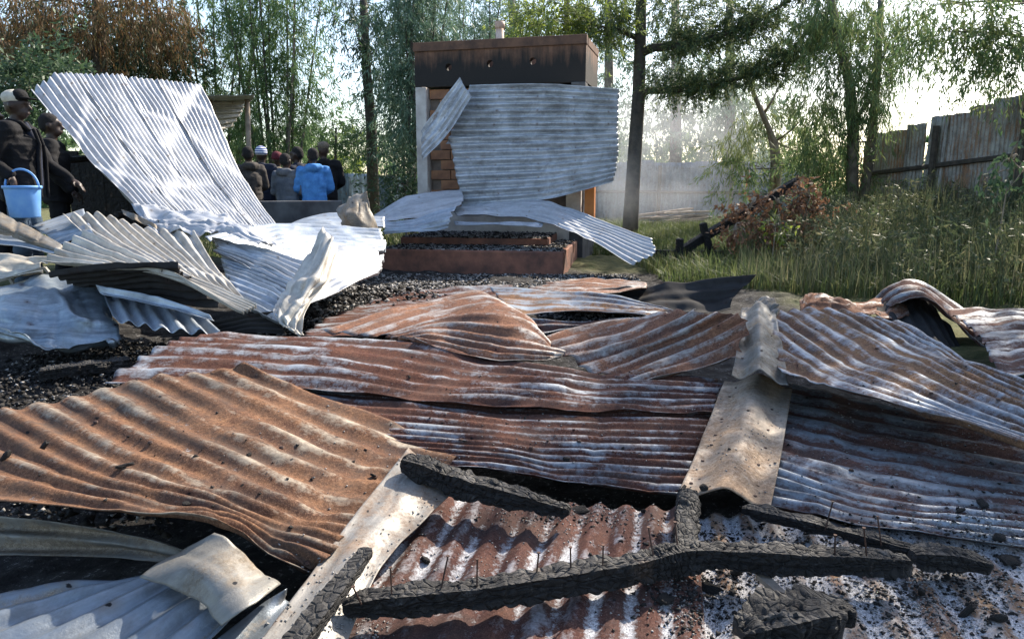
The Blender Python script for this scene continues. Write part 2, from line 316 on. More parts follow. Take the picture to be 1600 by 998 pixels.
# ------------------------------------------------------------------ corrugated sheets
def interp(ctrl, s):
    """Catmull-Rom through ctrl (k,...) at params s in 0..1"""
    k = len(ctrl); x = np.clip(s, 0, 1) * (k - 1); i = np.minimum(x.astype(int), k - 2); f = (x - i)
    f = f.reshape(-1, *([1] * (ctrl.ndim - 1)))
    p1 = ctrl[i]; p2 = ctrl[i + 1]; p0 = np.where((i > 0).reshape(f.shape), ctrl[np.maximum(i - 1, 0)], 2 * p1 - p2)
    p3 = np.where((i < k - 2).reshape(f.shape), ctrl[np.minimum(i + 2, k - 1)], 2 * p2 - p1)
    return .5 * (2 * p1 + (p2 - p0) * f + (2 * p0 - 5 * p1 + 4 * p2 - p3) * f * f + (3 * p1 - p0 - 3 * p2 + p3) * f ** 3)
SHEETS = []
def sheet_mesh(name, ctrl, ncorr, amp, crumple=.012, cfreq=2.2, rag=.012, seed=0, rows=None, dent=.0, nsub=8, crease=None, kink=.018):
    c = np.array([[tuple(p) for p in r] for r in ctrl], float)
    wid = np.linalg.norm(np.diff(c.mean(1), axis=0), axis=1).sum(); ln = np.linalg.norm(np.diff(c.mean(0), axis=0), axis=1).sum()
    nv = int(max(ncorr * nsub, 44)) + 1; nu = rows or int(np.clip(ln / .025, 20, 110)) + 1
    v = np.linspace(0, 1, nv); u = np.linspace(0, 1, nu)
    rows_ = interp(c, v)                                       # (nv, ku, 3)
    S = interp(np.swapaxes(rows_, 0, 1).copy(), u)             # (nu, nv, 3)
    # ragged ends
    if rag:
        vv = np.stack([v * wid * 9, v * 0 + seed * 3.7, v * 0], 1)
        e0 = rag * (vnoise(vv, seed) + .5 * vnoise(vv * 3.1, seed + 3)); e1 = rag * (vnoise(vv + 31, seed) + .5 * vnoise(vv * 3.1 + 31, seed + 3))
        tu = (S[1] - S[0]); tu /= np.linalg.norm(tu, axis=1, keepdims=True) + 1e-9
        wt0 = np.clip(1 - u * ln / .12, 0, 1)[:, None, None]; wt1 = np.clip(1 - (1 - u) * ln / .12, 0, 1)[:, None, None]
        S = S + wt0 * (e0[:, None] * tu)[None] + wt1 * (e1[:, None] * tu)[None]
    du = np.gradient(S, axis=0); dv = np.gradient(S, axis=1); N = np.cross(du, dv); N /= np.linalg.norm(N, axis=2, keepdims=True) + 1e-9
    if N[..., 2].mean() < 0: N = -N
    UU, VV = np.meshgrid(u, v, indexing='ij')
    q = np.stack([UU.ravel() * ln * cfreq, VV.ravel() * wid * cfreq, np.full(UU.size, seed * 7.3)], 1)
    h = crumple * (vnoise(q, seed) + .5 * vnoise(q * 2.3, seed + 1))
    if dent: h = h - dent * np.clip(np.abs(vnoise(q * 1.3 + 50, seed + 2)) * 2.2 - .9, 0, 1) + dent * .8 * (.5 - np.abs(vnoise(q * .8 + 20, seed + 5)))
    if crease is None: crease = .03 if ncorr == 0 else .008
    h = h + crease * (1 - np.abs(vnoise(q * 1.1 + 13, seed + 8))) ** 6 - crease * .7 * (1 - np.abs(vnoise(q * 1.7 + 23, seed + 9))) ** 8 + crease * .12 * vnoise(q * 7, seed + 3)
    wob = .16 * vnoise(q * np.array([.5, .5, 1]) + 9, seed + 4)
    ph = 2 * np.pi * (VV.ravel() * ncorr) + wob * 2 * np.pi * .35
    aa = amp * (1 + .35 * vnoise(q * .9 + 77, seed + 6))
    if dent: aa = aa * np.clip(1.1 - 1.3 * np.clip(np.abs(vnoise(q * 1.3 + 50, seed + 2)) * 2 - .8, 0, 1), .15, 1.1)
    if ncorr and kink:
        rs = random.Random(seed * 17 + 3)
        for _ in range(max(1, int(ln / .7))):
            u0 = rs.uniform(.12, .88); sl = rs.uniform(-.35, .35); sg = rs.choice((-1, 1, 1)); wd_ = rs.uniform(.10, .22)
            tri = np.clip(1 - np.abs(UU.ravel() - u0 - sl * (VV.ravel() - .5)) * ln / wd_, 0, 1); h = h + sg * kink * tri * (.6 + .4 * vnoise(q * 1.5, seed + 11)); aa = aa * (1 - .55 * tri)
    cs = np.cos(ph)
    h = h + (aa * cs if ncorr else 0)
    V = S.reshape(-1, 3) + N.reshape(-1, 3) * h[:, None]
    ii = np.arange(nu * nv).reshape(nu, nv)
    F = np.stack([ii[:-1, :-1].ravel(), ii[:-1, 1:].ravel(), ii[1:, 1:].ravel(), ii[1:, :-1].ravel()], 1)
    me = mesh_np(name, V, F)
    uvl = me.uv_layers.new(name='UVMap'); uvc = np.stack([UU.ravel() * ln, VV.ravel() * wid], 1)
    uvl.data.foreach_set('uv', uvc[F.ravel()].astype(np.float32).ravel())
    at = me.attributes.new('valley', 'FLOAT', 'POINT'); at.data.foreach_set('value', (.5 - .5 * cs * (1 if ncorr else 0)).astype(np.float32))
    return me
_sn = [0]
def sheet(name, label, ctrl, ncorr, mat, amp=.016, parent=None, cat='roof sheet', group=None, thick=.0025, **kw):
    _sn[0] += 1; kw.setdefault('seed', _sn[0])
    o = link(name, sheet_mesh(name, ctrl, ncorr, amp, **kw), M[mat] if isinstance(mat, str) else mat, parent)
    md = o.modifiers.new('thickness', 'SOLIDIFY'); md.thickness = thick; md.offset = 0
    if parent is None: tag(o, label, cat, group)
    SHEETS.append(o); return o
def g(*pts): return [G(*p) for p in pts]
def dd(*pts): return [D(*p) for p in pts]

# --- fallen roof in the foreground
sheet('roof_sheet', 'large orange-brown rusted sheet arched over the lower left foreground', [
    g((385, 568, .50), (500, 620, .38), (620, 668, .30), (740, 706, .25)),
    g((255, 590, .47), (400, 665, .39), (530, 715, .32), (650, 748, .25)),
    g((110, 625, .42), (280, 712, .38), (430, 775, .33), (575, 815, .25)),
    g((-40, 655, .39), (150, 745, .39), (330, 800, .35), (520, 862, .25)),
    g((-130, 775, .36), (140, 806, .38), (320, 818, .37), (478, 902, .22))], 12, 'orange', .010, crumple=.018, dent=.012, rag=.02, group='fallen roof sheets')
sheet('roof_sheet', 'dark maroon rusted sheet lying left of the pale ridge cap', [
    g((190, 585, .40), (460, 600, .36), (790, 628, .30), (1118, 643, .24)),
    g((260, 605, .36), (540, 660, .32), (810, 688, .27), (1095, 700, .22)),
    g((480, 660, .29), (650, 715, .26), (840, 748, .22), (1062, 778, .19)),
    ], 12, 'maroon', .0105, crumple=.010, rag=.02, kink=.008, group='fallen roof sheets')
sheet('roof_sheet', 'long rusty sheet edge with orange bands behind the maroon sheet', [
    g((305, 520, .46), (560, 530, .40), (820, 572, .34), (1125, 598, .28)),
    g((235, 548, .46), (520, 568, .40), (810, 602, .33), (1122, 622, .27)),
    g((165, 604, .42), (470, 612, .37), (790, 640, .31), (1118, 652, .25))], 6, 'maroon', .013, crumple=.018, dent=.012, rag=.03, group='fallen roof sheets')
sheet('roof_sheet', 'grey rust-streaked sheet lying right of the pale ridge cap', [
    g((1222, 598, .25), (1400, 636, .22), (1660, 692, .20)),
    g((1212, 705, .22), (1400, 750, .21), (1680, 790, .21)),
    g((1195, 790, .19), (1380, 830, .18), (1700, 870, .18))], 12, 'greyrust', .0105, crumple=.010, rag=.02, kink=.008, group='fallen roof sheets')
sheet('roof_sheet', 'wide blue-grey sheet with rust streaks running down to the right edge', [
    g((1405, 500, .44), (1500, 555, .42), (1680, 640, .40)),
    g((1300, 484, .46), (1450, 560, .42), (1680, 680, .38)),
    g((1212, 490, .48), (1380, 588, .42), (1680, 712, .36)),
    g((1222, 588, .43), (1330, 618, .42), (1680, 716, .38))], 11, 'bluerust', .012, crumple=.014, dent=.012, rag=.04, group='fallen roof sheets')
sheet('roof_sheet', 'maroon sheet with ash in its grooves under the long charred beam', [
    g((650, 775, .20), (585, 870, .18), (450, 1060, .15)),
    g((880, 790, .18), (840, 900, .17), (790, 1080, .14)),
    g((1085, 795, .18), (1095, 900, .16), (1110, 1080, .14))], 9.5, 'maroon2', .010, crumple=.010, kink=.006, group='fallen roof sheets')
sheet('roof_sheet', 'ash-covered sheet in the bottom right corner', [
    g((1072, 805, .155), (1082, 900, .14), (1095, 1080, .12)),
    g((1300, 822, .155), (1360, 900, .14), (1450, 1080, .12)),
    g((1600, 838, .16), (1740, 930, .14), (1900, 1080, .12))], 10, 'ashy', .010, crumple=.016, kink=.006, group='fallen roof sheets')
def cap(name, label, L, Rr, rise, mat, crumple, lip=None, **kw):
    rows = []
    k = 7
    for i in range(k):
        s = i / (k - 1); b = rise * max(0, 1 - abs(s - .5) / .32) ** .7
        rows.append([a.lerp(c, s) + Vector((0, 0, b)) for a, c in zip(L, Rr)])
    return sheet(name, label, rows, 0, mat, 0, cat='ridge cap', crumple=crumple, crease=.006, group='ridge and hip caps', nsub=8, **kw)
capA = cap('ridge_cap', 'pale tan ridge cap with nail holes between maroon and grey sheets',
    g((1132, 594, .31), (1098, 680, .27), (1058, 776, .23)), g((1238, 606, .31), (1224, 690, .27), (1204, 792, .23)), .045, 'cap', .008)
capB = cap('ridge_cap', 'crumpled brown ridge cap behind the pale one',
    g((1158, 486, .50), (1152, 540, .46), (1143, 588, .40)), g((1212, 492, .50), (1222, 540, .46), (1232, 606, .39)), .06, 'tan', .022, cfreq=6)
cap('hip_cap', 'greyish hip cap slanting down to the bottom edge beside charred board',
    g((640, 698, .32), (530, 835, .27), (385, 1030, .22)), g((705, 770, .26), (600, 880, .23), (520, 1050, .19)), .012, 'capw', .006, cfreq=4)
# nail holes and bolt heads on the caps and big sheets are parts of them
def bvh_of(objs):
    dg = bpy.context.evaluated_depsgraph_get(); V = []; F = []; n = 0
    for o in objs:
        me = o.evaluated_get(dg).to_mesh(); mw = o.matrix_world
        co = np.empty(len(me.vertices) * 3, np.float32); me.vertices.foreach_get('co', co); co = co.reshape(-1, 3)
        V += [mw @ Vector(c) for c in co]; F += [tuple(n + i for i in p.vertices) for p in me.polygons]; n += len(co)
        o.evaluated_get(dg).to_mesh_clear()
    return BVHTree.FromPolygons(V, F)
# mid field
sheet('roof_sheet', 'humped rusty sheet with a torn front edge, middle of the wreck', [
    g((500, 520, .36), (650, 478, .40), (745, 455, .47), (800, 486, .42), (835, 520, .34)),
    g((590, 520, .40), (690, 495, .46), (770, 486, .52), (822, 500, .47), (852, 535, .38)),
    g((612, 528, .40), (690, 525, .42), (770, 536, .41), (830, 545, .39), (880, 552, .36)),
    g((640, 532, .42), (700, 556, .36), (770, 570, .34), (830, 565, .36), (870, 562, .34))], 8, 'midrust', .011, crumple=.02, dent=.02, rag=.05, group='fallen roof sheets')
sheet('roof_sheet', 'flat purplish rusted sheet behind the humped one', [
    g((600, 462, .12), (700, 452, .14), (800, 450, .16)),
    g((500, 505, .2), (640, 490, .2), (800, 485, .2)),
    g((470, 530, .3), (640, 528, .3), (820, 540, .3))], 9, 'maroon', .014, crumple=.02, group='fallen roof sheets')
sheet('roof_sheet', 'grey-blue sooty sheet strip below the black burnt sheet', [
    g((765, 452, .24), (880, 456, .28), (980, 468, .30), (1060, 488, .26)),
    g((800, 492, .24), (900, 490, .25), (1000, 496, .26), (1062, 497, .22))], 4, 'bluerust', .012, crumple=.015, group='fallen roof sheets')
sheet('roof_sheet', 'narrow grey sheet strip in front of the sooty strip', [
    g((800, 500, .34), (900, 503, .34), (1000, 500, .34), (1075, 502, .34)),
    g((830, 528, .27), (900, 516, .29), (1000, 516, .29), (1060, 525, .27))], 2, 'greyrust', .012, crumple=.02, dent=.012, group='fallen roof sheets')
sheet('roof_sheet', 'bright rust and white sheet with diagonal folds left of the crumpled cap', [
    g((835, 535, .30), (930, 512, .36), (1010, 500, .42)),
    g((880, 556, .31), (990, 528, .42), (1085, 488, .56)),
    g((950, 588, .30), (1050, 548, .38), (1158, 500, .56)),
    g((1000, 602, .28), (1090, 580, .34), (1165, 560, .42))], 8, 'midrust', .015, crumple=.018, dent=.014, rag=.04, group='fallen roof sheets')
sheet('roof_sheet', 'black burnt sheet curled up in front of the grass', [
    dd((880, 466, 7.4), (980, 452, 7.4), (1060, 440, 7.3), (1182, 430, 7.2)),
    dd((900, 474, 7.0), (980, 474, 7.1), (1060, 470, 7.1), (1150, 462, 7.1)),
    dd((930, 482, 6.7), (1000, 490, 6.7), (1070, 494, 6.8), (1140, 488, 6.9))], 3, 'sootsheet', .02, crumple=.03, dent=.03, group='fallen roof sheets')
sheet('roof_sheet', 'small rusty red sheet at the edge of the lit grass', [
    g((870, 442, .10), (930, 436, .12), (1010, 442, .16)),
    g((820, 452, .16), (900, 464, .24), (1010, 452, .26))], 6, 'midrust', .012, crumple=.012, group='fallen roof sheets')
sheet('roof_sheet', 'small crumpled sheet ball on top of the brown cap', [
    dd((1162, 490, 5.6), (1180, 470, 5.7), (1206, 468, 5.7)),
    dd((1172, 500, 5.4), (1192, 482, 5.4), (1212, 474, 5.5)),
    dd((1164, 506, 5.3), (1190, 502, 5.2), (1214, 498, 5.3))], 0, 'tan', 0, crumple=.04, cfreq=9, group='fallen roof sheets')
sheet('roof_sheet', 'twisted orange and grey sheet behind the wide blue-grey sheet', [
    dd((1250, 470, 6.4), (1275, 458, 6.6), (1330, 476, 6.6), (1410, 462, 6.7)),
    dd((1250, 488, 6.0), (1290, 484, 6.1), (1350, 492, 6.0), (1420, 492, 6.0))], 0, 'midrust', 0, crumple=.04, cfreq=5, dent=.02, group='fallen roof sheets')
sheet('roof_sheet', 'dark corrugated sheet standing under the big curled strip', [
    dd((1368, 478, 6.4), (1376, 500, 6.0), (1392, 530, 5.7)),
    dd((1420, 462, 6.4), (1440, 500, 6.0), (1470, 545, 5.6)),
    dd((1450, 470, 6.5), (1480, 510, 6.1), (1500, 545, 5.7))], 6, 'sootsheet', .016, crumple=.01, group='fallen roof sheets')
sheet('roof_sheet', 'big curled grey strip arching over at the right', [
    dd((1352, 476, 6.9), (1395, 448, 6.7), (1435, 440, 6.6), (1500, 478, 6.4), (1568, 548, 5.8)),
    dd((1372, 480, 6.5), (1402, 460, 6.3), (1440, 455, 6.2), (1492, 492, 6.1), (1566, 556, 5.6)),
    dd((1392, 482, 6.2), (1415, 472, 6.0), (1450, 469, 5.9), (1490, 505, 5.9), (1562, 560, 5.5))], 3, 'greyrust', .02, crumple=.02, cfreq=3, group='fallen roof sheets')
sheet('roof_sheet', 'dark rusted sheet at the right edge below the weeds', [
    g((1480, 482, .25), (1560, 480, .28), (1700, 500, .3)),
    g((1530, 525, .28), (1600, 520, .3), (1740, 540, .3)),
    g((1560, 585, .32), (1640, 590, .32), (1760, 600, .32))], 8, 'greyrust', .018, crumple=.03, group='fallen roof sheets')
# lower left corner
sheet('roof_sheet', 'grey bolted strip in the shade under the orange sheet edge', [
    g((-60, 806, .24), (60, 812, .25), (170, 826, .25), (340, 856, .24)),
    g((-60, 872, .17), (80, 870, .17), (200, 870, .17), (330, 872, .17))], 2, 'tan', .014, crumple=.012, group='fallen roof sheets')
sheet('roof_sheet', 'blue-grey corrugated sheet in the bottom left corner', [
    g((-60, 955, .20), (80, 925, .20), (235, 905, .21)),
    g((-40, 1030, .18), (120, 965, .19), (290, 880, .24)),
    g((110, 1060, .17), (220, 985, .19), (345, 905, .24)),
    g((260, 1060, .17), (330, 1010, .19), (400, 945, .22))], 7, 'bluegrey', .015, crumple=.012, dent=.01, group='fallen roof sheets')
sheet('roof_sheet', 'stained tan flap folded up over the bottom left sheet', [
    g((232, 912, .25), (285, 872, .29), (334, 838, .34)),
    g((300, 930, .26), (345, 895, .31), (395, 876, .30)),
    g((350, 985, .24), (390, 955, .27), (424, 926, .24))], 1, 'tan', .014, crumple=.02, cfreq=4, group='fallen roof sheets')
sheet('roof_sheet', 'narrow grey offcut pointing up beside the hip cap foot', [
    g((340, 1000, .2), (400, 955, .21), (448, 918, .24)), g((395, 1020, .19), (430, 990, .19), (455, 945, .2))], 1, 'bluegrey', .01, crumple=.008, group='fallen roof sheets')

# --- heap of pale sheets on the left
PG = 'heap of pale sheets'
sec = empty('leaning_roof_section', D(240, 350, 7.2), 'tall white roof section of overlapped sheets leaning behind the left heap', 'roof section')
TL, TR = D(48, 142, 8.0), D(312, 133, 11.0); BL, BR = D(238, 352, 6.8), D(432, 356, 9.4)
TOPS = np.array([(48, 142, 8.0), (86, 116, 8.4), (150, 117, 9.1), (215, 121, 9.9), (312, 133, 11.0)])
def top_at(s):
    k = [0, .12, .36, .62, 1]; return D(*[float(np.interp(s, k, TOPS[:, i])) for i in range(3)])
for k in range(4):
    rows = []
    for s in np.linspace(k / 4 - .02 * (k > 0), (k + 1) / 4 + .02 * (k < 3), 5):
        top = top_at(s); bot = BL.lerp(BR, s); lift = Vector((.002, -.002, .006)) * (k % 2)
        rows.append([top + lift] + [top.lerp(bot, f) - Vector((0, 0, (.05 + .14 * s) * math.sin(f * math.pi) ** 1.5 * (.6 + .8 * f))) + lift for f in (.25, .5, .75)] + [bot + lift])
    sheet('sheet', None, rows, 9, 'white', .020, parent=sec, crumple=.012, rag=.02, kink=.006)
for s in (.3, .7):
    a, b = TL.lerp(BL, s), TR.lerp(BR, s); off = Vector((0, 0, -.32))
    MB().tube([a + off, b + off], [.035, .035], 6).build('purlin', M['char'], sec)
cw_ = empty('charred_wall', (*D(150, 300, 8.6).xy, .2), 'charred board wall standing in the dark under the leaning roof section', 'wall')
for px, py in ((112, 236), (131, 243), (150, 254), (169, 272), (188, 292), (207, 312), (226, 328)):
    tp_ = D(px, py, 8.6); bevel(MB().box((tp_.x, tp_.y + random.uniform(-.015, .015), (tp_.z + .15) / 2), (.138, .03, tp_.z - .15)).build('board', M['char'], cw_), .004)
sheet('roof_sheet', 'bright white sheet with curving ridges in the middle of the heap', [
    dd((100, 340, 6.5), (140, 372, 6.0), (205, 402, 5.6)),
    dd((160, 333, 6.6), (210, 382, 6.0), (285, 432, 5.5)),
    dd((225, 357, 6.5), (278, 402, 5.9), (345, 460, 5.3)),
    dd((304, 362, 6.4), (338, 420, 5.8), (392, 482, 5.1))], 10, 'cream', .02, crumple=.014, rag=.03, group=PG)
sheet('roof_sheet', 'small bluish sheet tilted below the blue bucket', [
    dd((52, 356, 6.6), (92, 340, 6.8), (132, 326, 6.9)), dd((78, 372, 6.3), (110, 362, 6.3), (140, 350, 6.3)), dd((98, 386, 6.0), (124, 376, 6.0), (150, 372, 5.9))], 4, 'whiteb', .016, crumple=.02, group=PG)
sheet('roof_sheet', 'grey sheet with a row of nail holes in front of the white heap', [
    dd((132, 364, 5.7), (200, 395, 5.45), (300, 432, 5.2), (400, 476, 4.9)),
    dd((95, 388, 5.5), (170, 410, 5.3), (270, 432, 5.1), (392, 484, 4.85)),
    dd((66, 412, 5.3), (150, 418, 5.15), (255, 424, 5.05), (380, 490, 4.8))], 5, 'cream', .018, crumple=.01, group=PG)
sheet('roof_sheet', 'black shaded sheet hanging down under the nail-holed sheet', [  # soot black here also stands in for the shade of the unlit underside
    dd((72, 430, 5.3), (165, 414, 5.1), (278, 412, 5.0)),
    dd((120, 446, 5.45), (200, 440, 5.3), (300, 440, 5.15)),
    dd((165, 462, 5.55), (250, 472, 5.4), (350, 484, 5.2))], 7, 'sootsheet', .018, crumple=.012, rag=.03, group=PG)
sheet('roof_sheet', 'thin pale strip lying across below the black sheet', [
    dd((150, 448, 5.25), (240, 466, 5.1), (330, 494, 4.95)), dd((160, 462, 5.15), (250, 482, 5.0), (336, 504, 4.9))], 1, 'whiteb', .014, crumple=.01, group=PG)
sheet('roof_sheet', 'grey sheet end with wavy edge below the pale strip', [
    dd((160, 456, 5.45), (166, 474, 5.2), (178, 500, 4.95)), dd((230, 470, 5.4), (240, 490, 5.15), (255, 515, 4.9)), dd((310, 488, 5.3), (325, 504, 5.1), (345, 524, 4.85))], 6, 'whiteb', .02, crumple=.008, group=PG)
sheet('plain_sheet', 'smooth dull zinc sheet bowed at the left edge', [
    dd((-60, 448, 5.4), (20, 440, 5.5), (90, 432, 5.6), (165, 446, 5.6)),
    dd((-60, 480, 5.15), (30, 482, 5.0), (110, 480, 5.0), (178, 492, 5.2)),
    dd((-60, 500, 4.9), (30, 525, 4.75), (100, 530, 4.8), (188, 528, 4.95)),
    dd((-60, 505, 4.85), (30, 520, 4.7), (82, 548, 4.65), (180, 535, 4.9))], 0, 'smooth', 0, crumple=.035, cfreq=3.2, dent=.02, group=PG)
sheet('roof_sheet', 'long bluish sheet at the back of the heap pointing to the red step', [
    dd((320, 372, 7.2), (440, 352, 8.2), (596, 362, 8.6)),
    dd((375, 392, 6.7), (465, 376, 7.5), (602, 380, 8.0)),
    dd((410, 415, 6.3), (490, 402, 6.9), (600, 396, 7.5))], 8, 'whiteb', .022, crumple=.014, rag=.03, group=PG)
sheet('roof_sheet', 'sunlit white sheet end curling beside the charcoal rubble', [
    dd((400, 402, 6.3), (480, 392, 7.0), (590, 384, 7.5)),
    dd((440, 440, 5.8), (505, 428, 6.3), (598, 404, 7.0)),
    dd((468, 482, 5.4), (530, 458, 5.8), (596, 428, 6.5))], 8, 'white', .020, crumple=.02, rag=.05, group=PG)
sheet('roof_sheet', 'white ribbed sheet sloping right from the crumpled foil', [
    dd((330, 374, 6.6), (400, 385, 6.3), (480, 412, 6.0)), dd((338, 386, 6.3), (410, 405, 6.0), (470, 436, 5.7)), dd((335, 394, 6.2), (390, 420, 5.9), (455, 456, 5.5))], 6, 'white', .02, crumple=.012, rag=.03, group=PG)
sheet('roof_sheet', 'light blue ribbed sheet with rust spots right of the bright white sheet', [
    dd((345, 402, 6.2), (410, 420, 5.9), (470, 448, 5.6)), dd((350, 425, 5.9), (410, 450, 5.6), (460, 475, 5.3)), dd((350, 470, 5.3), (395, 488, 5.1), (432, 505, 4.95))], 9, 'whiteb', .02, crumple=.01, rag=.03, group=PG)
sheet('roof_sheet', 'white curled flap standing up with a pointed tip', [
    dd((506, 360, 5.8), (476, 412, 5.6), (446, 462, 5.35), (428, 488, 5.1), (440, 505, 4.95)),
    dd((520, 372, 5.65), (498, 425, 5.35), (470, 470, 5.1), (448, 500, 4.95), (456, 520, 4.85)),
    dd((534, 394, 5.8), (514, 430, 5.5), (488, 468, 5.2), (474, 498, 5.0), (468, 530, 4.9))], 4, 'cream', .012, crumple=.02, cfreq=4, crease=.03, rag=.03, group=PG)
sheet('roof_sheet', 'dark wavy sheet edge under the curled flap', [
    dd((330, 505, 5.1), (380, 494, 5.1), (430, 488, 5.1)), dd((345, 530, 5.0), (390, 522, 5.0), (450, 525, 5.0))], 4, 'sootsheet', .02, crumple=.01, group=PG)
sheet('roof_sheet', 'crumpled white foil-like sheet draped on top of the heap', [
    dd((205, 322, 7.0), (260, 326, 7.0), (330, 334, 6.9), (378, 346, 6.8), (436, 382, 6.4)),
    dd((225, 345, 6.6), (270, 344, 6.6), (330, 348, 6.5), (375, 358, 6.4), (425, 386, 6.2)),
    dd((240, 362, 6.4), (275, 362, 6.4), (318, 370, 6.3), (345, 362, 6.3), (420, 390, 6.1))], 0, 'white', 0, crumple=.035, cfreq=5, dent=.02, group=PG)
sheet('roof_sheet', 'dark narrow strip poking out left of the crumpled foil', [
    dd((188, 326, 6.9), (215, 336, 6.7), (245, 352, 6.5)), dd((192, 334, 6.8), (218, 348, 6.6), (248, 360, 6.45))], 0, 'tan', 0, crumple=.01, group=PG)
sheet('gutter_strip', 'brownish bent flashing strip entering at the left edge', [
    dd((-40, 318, 6.2), (40, 352, 6.0), (98, 384, 5.8)), dd((-40, 340, 6.0), (35, 368, 5.85), (92, 392, 5.7)), dd((-40, 356, 6.0), (30, 372, 5.9), (84, 394, 5.75))], 0, 'tan', 0, crumple=.01, group=PG, cat='flashing')
sheet('roof_sheet', 'blue-white sheet strip below the brownish flashing', [
    dd((-40, 366, 6.1), (30, 372, 6.0), (92, 388, 5.8)), dd((-40, 380, 5.8), (30, 388, 5.75), (88, 398, 5.65))], 2, 'whiteb', .012, crumple=.01, group=PG)
sheet('roof_sheet', 'cream sheet lying low at the left edge', [
    dd((-40, 398, 6.2), (20, 400, 6.1), (80, 404, 5.9)), dd((-40, 420, 5.9), (10, 420, 5.8), (60, 416, 5.7)), dd((-40, 440, 5.7), (10, 438, 5.6), (70, 428, 5.5))], 3, 'cream', .014, crumple=.03, cfreq=4, group=PG)
fr = empty('window_frame', D(30, 440, 5.65), 'burnt metal window frame lying at the left edge', 'window frame')
for a, b in (((-20, 444), (70, 418)), ((-20, 458), (78, 428)), ((70, 418), (78, 428)), ((15, 434), (22, 446))):
    MB().tube([D(*a, 5.6), D(*b, 5.6)], [.014, .014], 4).build('frame_bar', M['tan'], fr)

# --- sheets in front of the burnt block
sheet('roof_sheet', 'tan sheet folded upright in front of the dark low wall', [
    dd((526, 330, 9.0), (532, 345, 8.9), (545, 366, 8.8)), dd((550, 308, 9.1), (556, 335, 8.75), (565, 366, 8.7)), dd((572, 296, 9.1), (580, 330, 8.95), (592, 368, 8.9))], 0, 'tan', 0, crumple=.05, cfreq=3.5, dent=.03, rag=.03, group='pale sheets before the burnt block')
sheet('roof_sheet', 'thin white sheet lying below the dark low wall', [
    dd((432, 358, 9.4), (505, 336, 9.8), (600, 340, 9.8)), dd((440, 362, 9.0), (520, 356, 9.0), (600, 356, 9.0))], 3, 'whiteb', .012, crumple=.02, group='pale sheets before the burnt block')
sheet('roof_sheet', 'white sheet rising behind to the white pillar foot', [
    dd((585, 335, 11.6), (640, 308, 11.9), (722, 296, 12.1)), dd((590, 345, 11.2), (650, 328, 11.4), (724, 312, 11.6)), dd((588, 352, 10.9), (650, 342, 11.0), (716, 326, 11.2))], 3, 'white', .014, crumple=.03, group='pale sheets before the burnt block')
sheet('roof_sheet', 'torn grey-white sheet with ragged end above the red step', [
    dd((590, 350, 10.8), (650, 340, 10.8), (712, 322, 10.9)), dd((594, 358, 10.6), (650, 352, 10.6), (705, 340, 10.6)), dd((600, 366, 10.5), (660, 362, 10.5), (696, 358, 10.5))], 4, 'whiteb', .014, crumple=.03, rag=.08, group='pale sheets before the burnt block')
sheet('roof_sheet', 'long white sheet arching down to the grass beside the red step', [
    dd((704, 326, 11.9), (780, 318, 12.0), (850, 316, 11.8), (930, 342, 11.2), (1018, 374, 10.4)),
    dd((708, 332, 11.6), (780, 328, 11.6), (850, 332, 11.3), (925, 360, 10.8), (1022, 396, 10.0)),
    dd((714, 338, 11.2), (780, 338, 11.2), (840, 346, 10.9), (910, 372, 10.4), (985, 414, 9.8))], 8, 'white', .016, crumple=.02, group='pale sheets before the burnt block')
sheet('roof_sheet', 'narrow pale strip under the arching white sheet', [
    dd((708, 346, 11.2), (780, 348, 11.0), (850, 350, 10.9)), dd((712, 353, 11.0), (780, 352, 10.8), (845, 356, 10.7))], 1, 'whiteb', .01, crumple=.015, group='pale sheets before the burnt block')

# ------------------------------------------------------------------ burnt block (fireplace and chimney)
bR, bL = D(912, 290, 12.6), D(652, 290, 13.36)
bR.z = bL.z = 0
fx = (bR - bL).normalized(); fy = Vector((-fx.y, fx.x, 0)); BW = (bR - bL).length
blk = empty('burnt_block', (*bL.xy, 0), 'burnt masonry block with three round holes and a chimney pipe', 'building')
rotb = Matrix((fx, fy, Vector((0, 0, 1)))).transposed()
def B(x, y, z): return bL + fx * x + fy * y + Vector((0, 0, z))
H1 = 3.62; ZB = 2.93
t = NT('smoked concrete band'); o = t.obj(); s3 = t.n('ShaderNodeSeparateXYZ'); t.set(s3.inputs[0], o)
zz = t.math('ADD', s3.outputs[2], t.math('MULTIPLY', t.math('SUBTRACT', t.noise(o, 2.5, 5), .5), .35))
c = t.mix(t.rng(t.noise(o, 7, 6, .7), .35, .65), (.15, .075, .045), (.25, .135, .085))
dr_ = t.noise(t.map(o, scale=(7, 7, .7)), 1.0, 6, .7)
c = t.mix(t.rng(t.math('ADD', zz, t.math('MULTIPLY', t.math('SUBTRACT', dr_, .5), .9)), 3.66, 3.25), c, (.020, .018, .017))
t.bsdf(c, .85, 0, t.bump(t.noise(o, 30, 5, .7), .4, .01)); M['smokeband'] = t.m
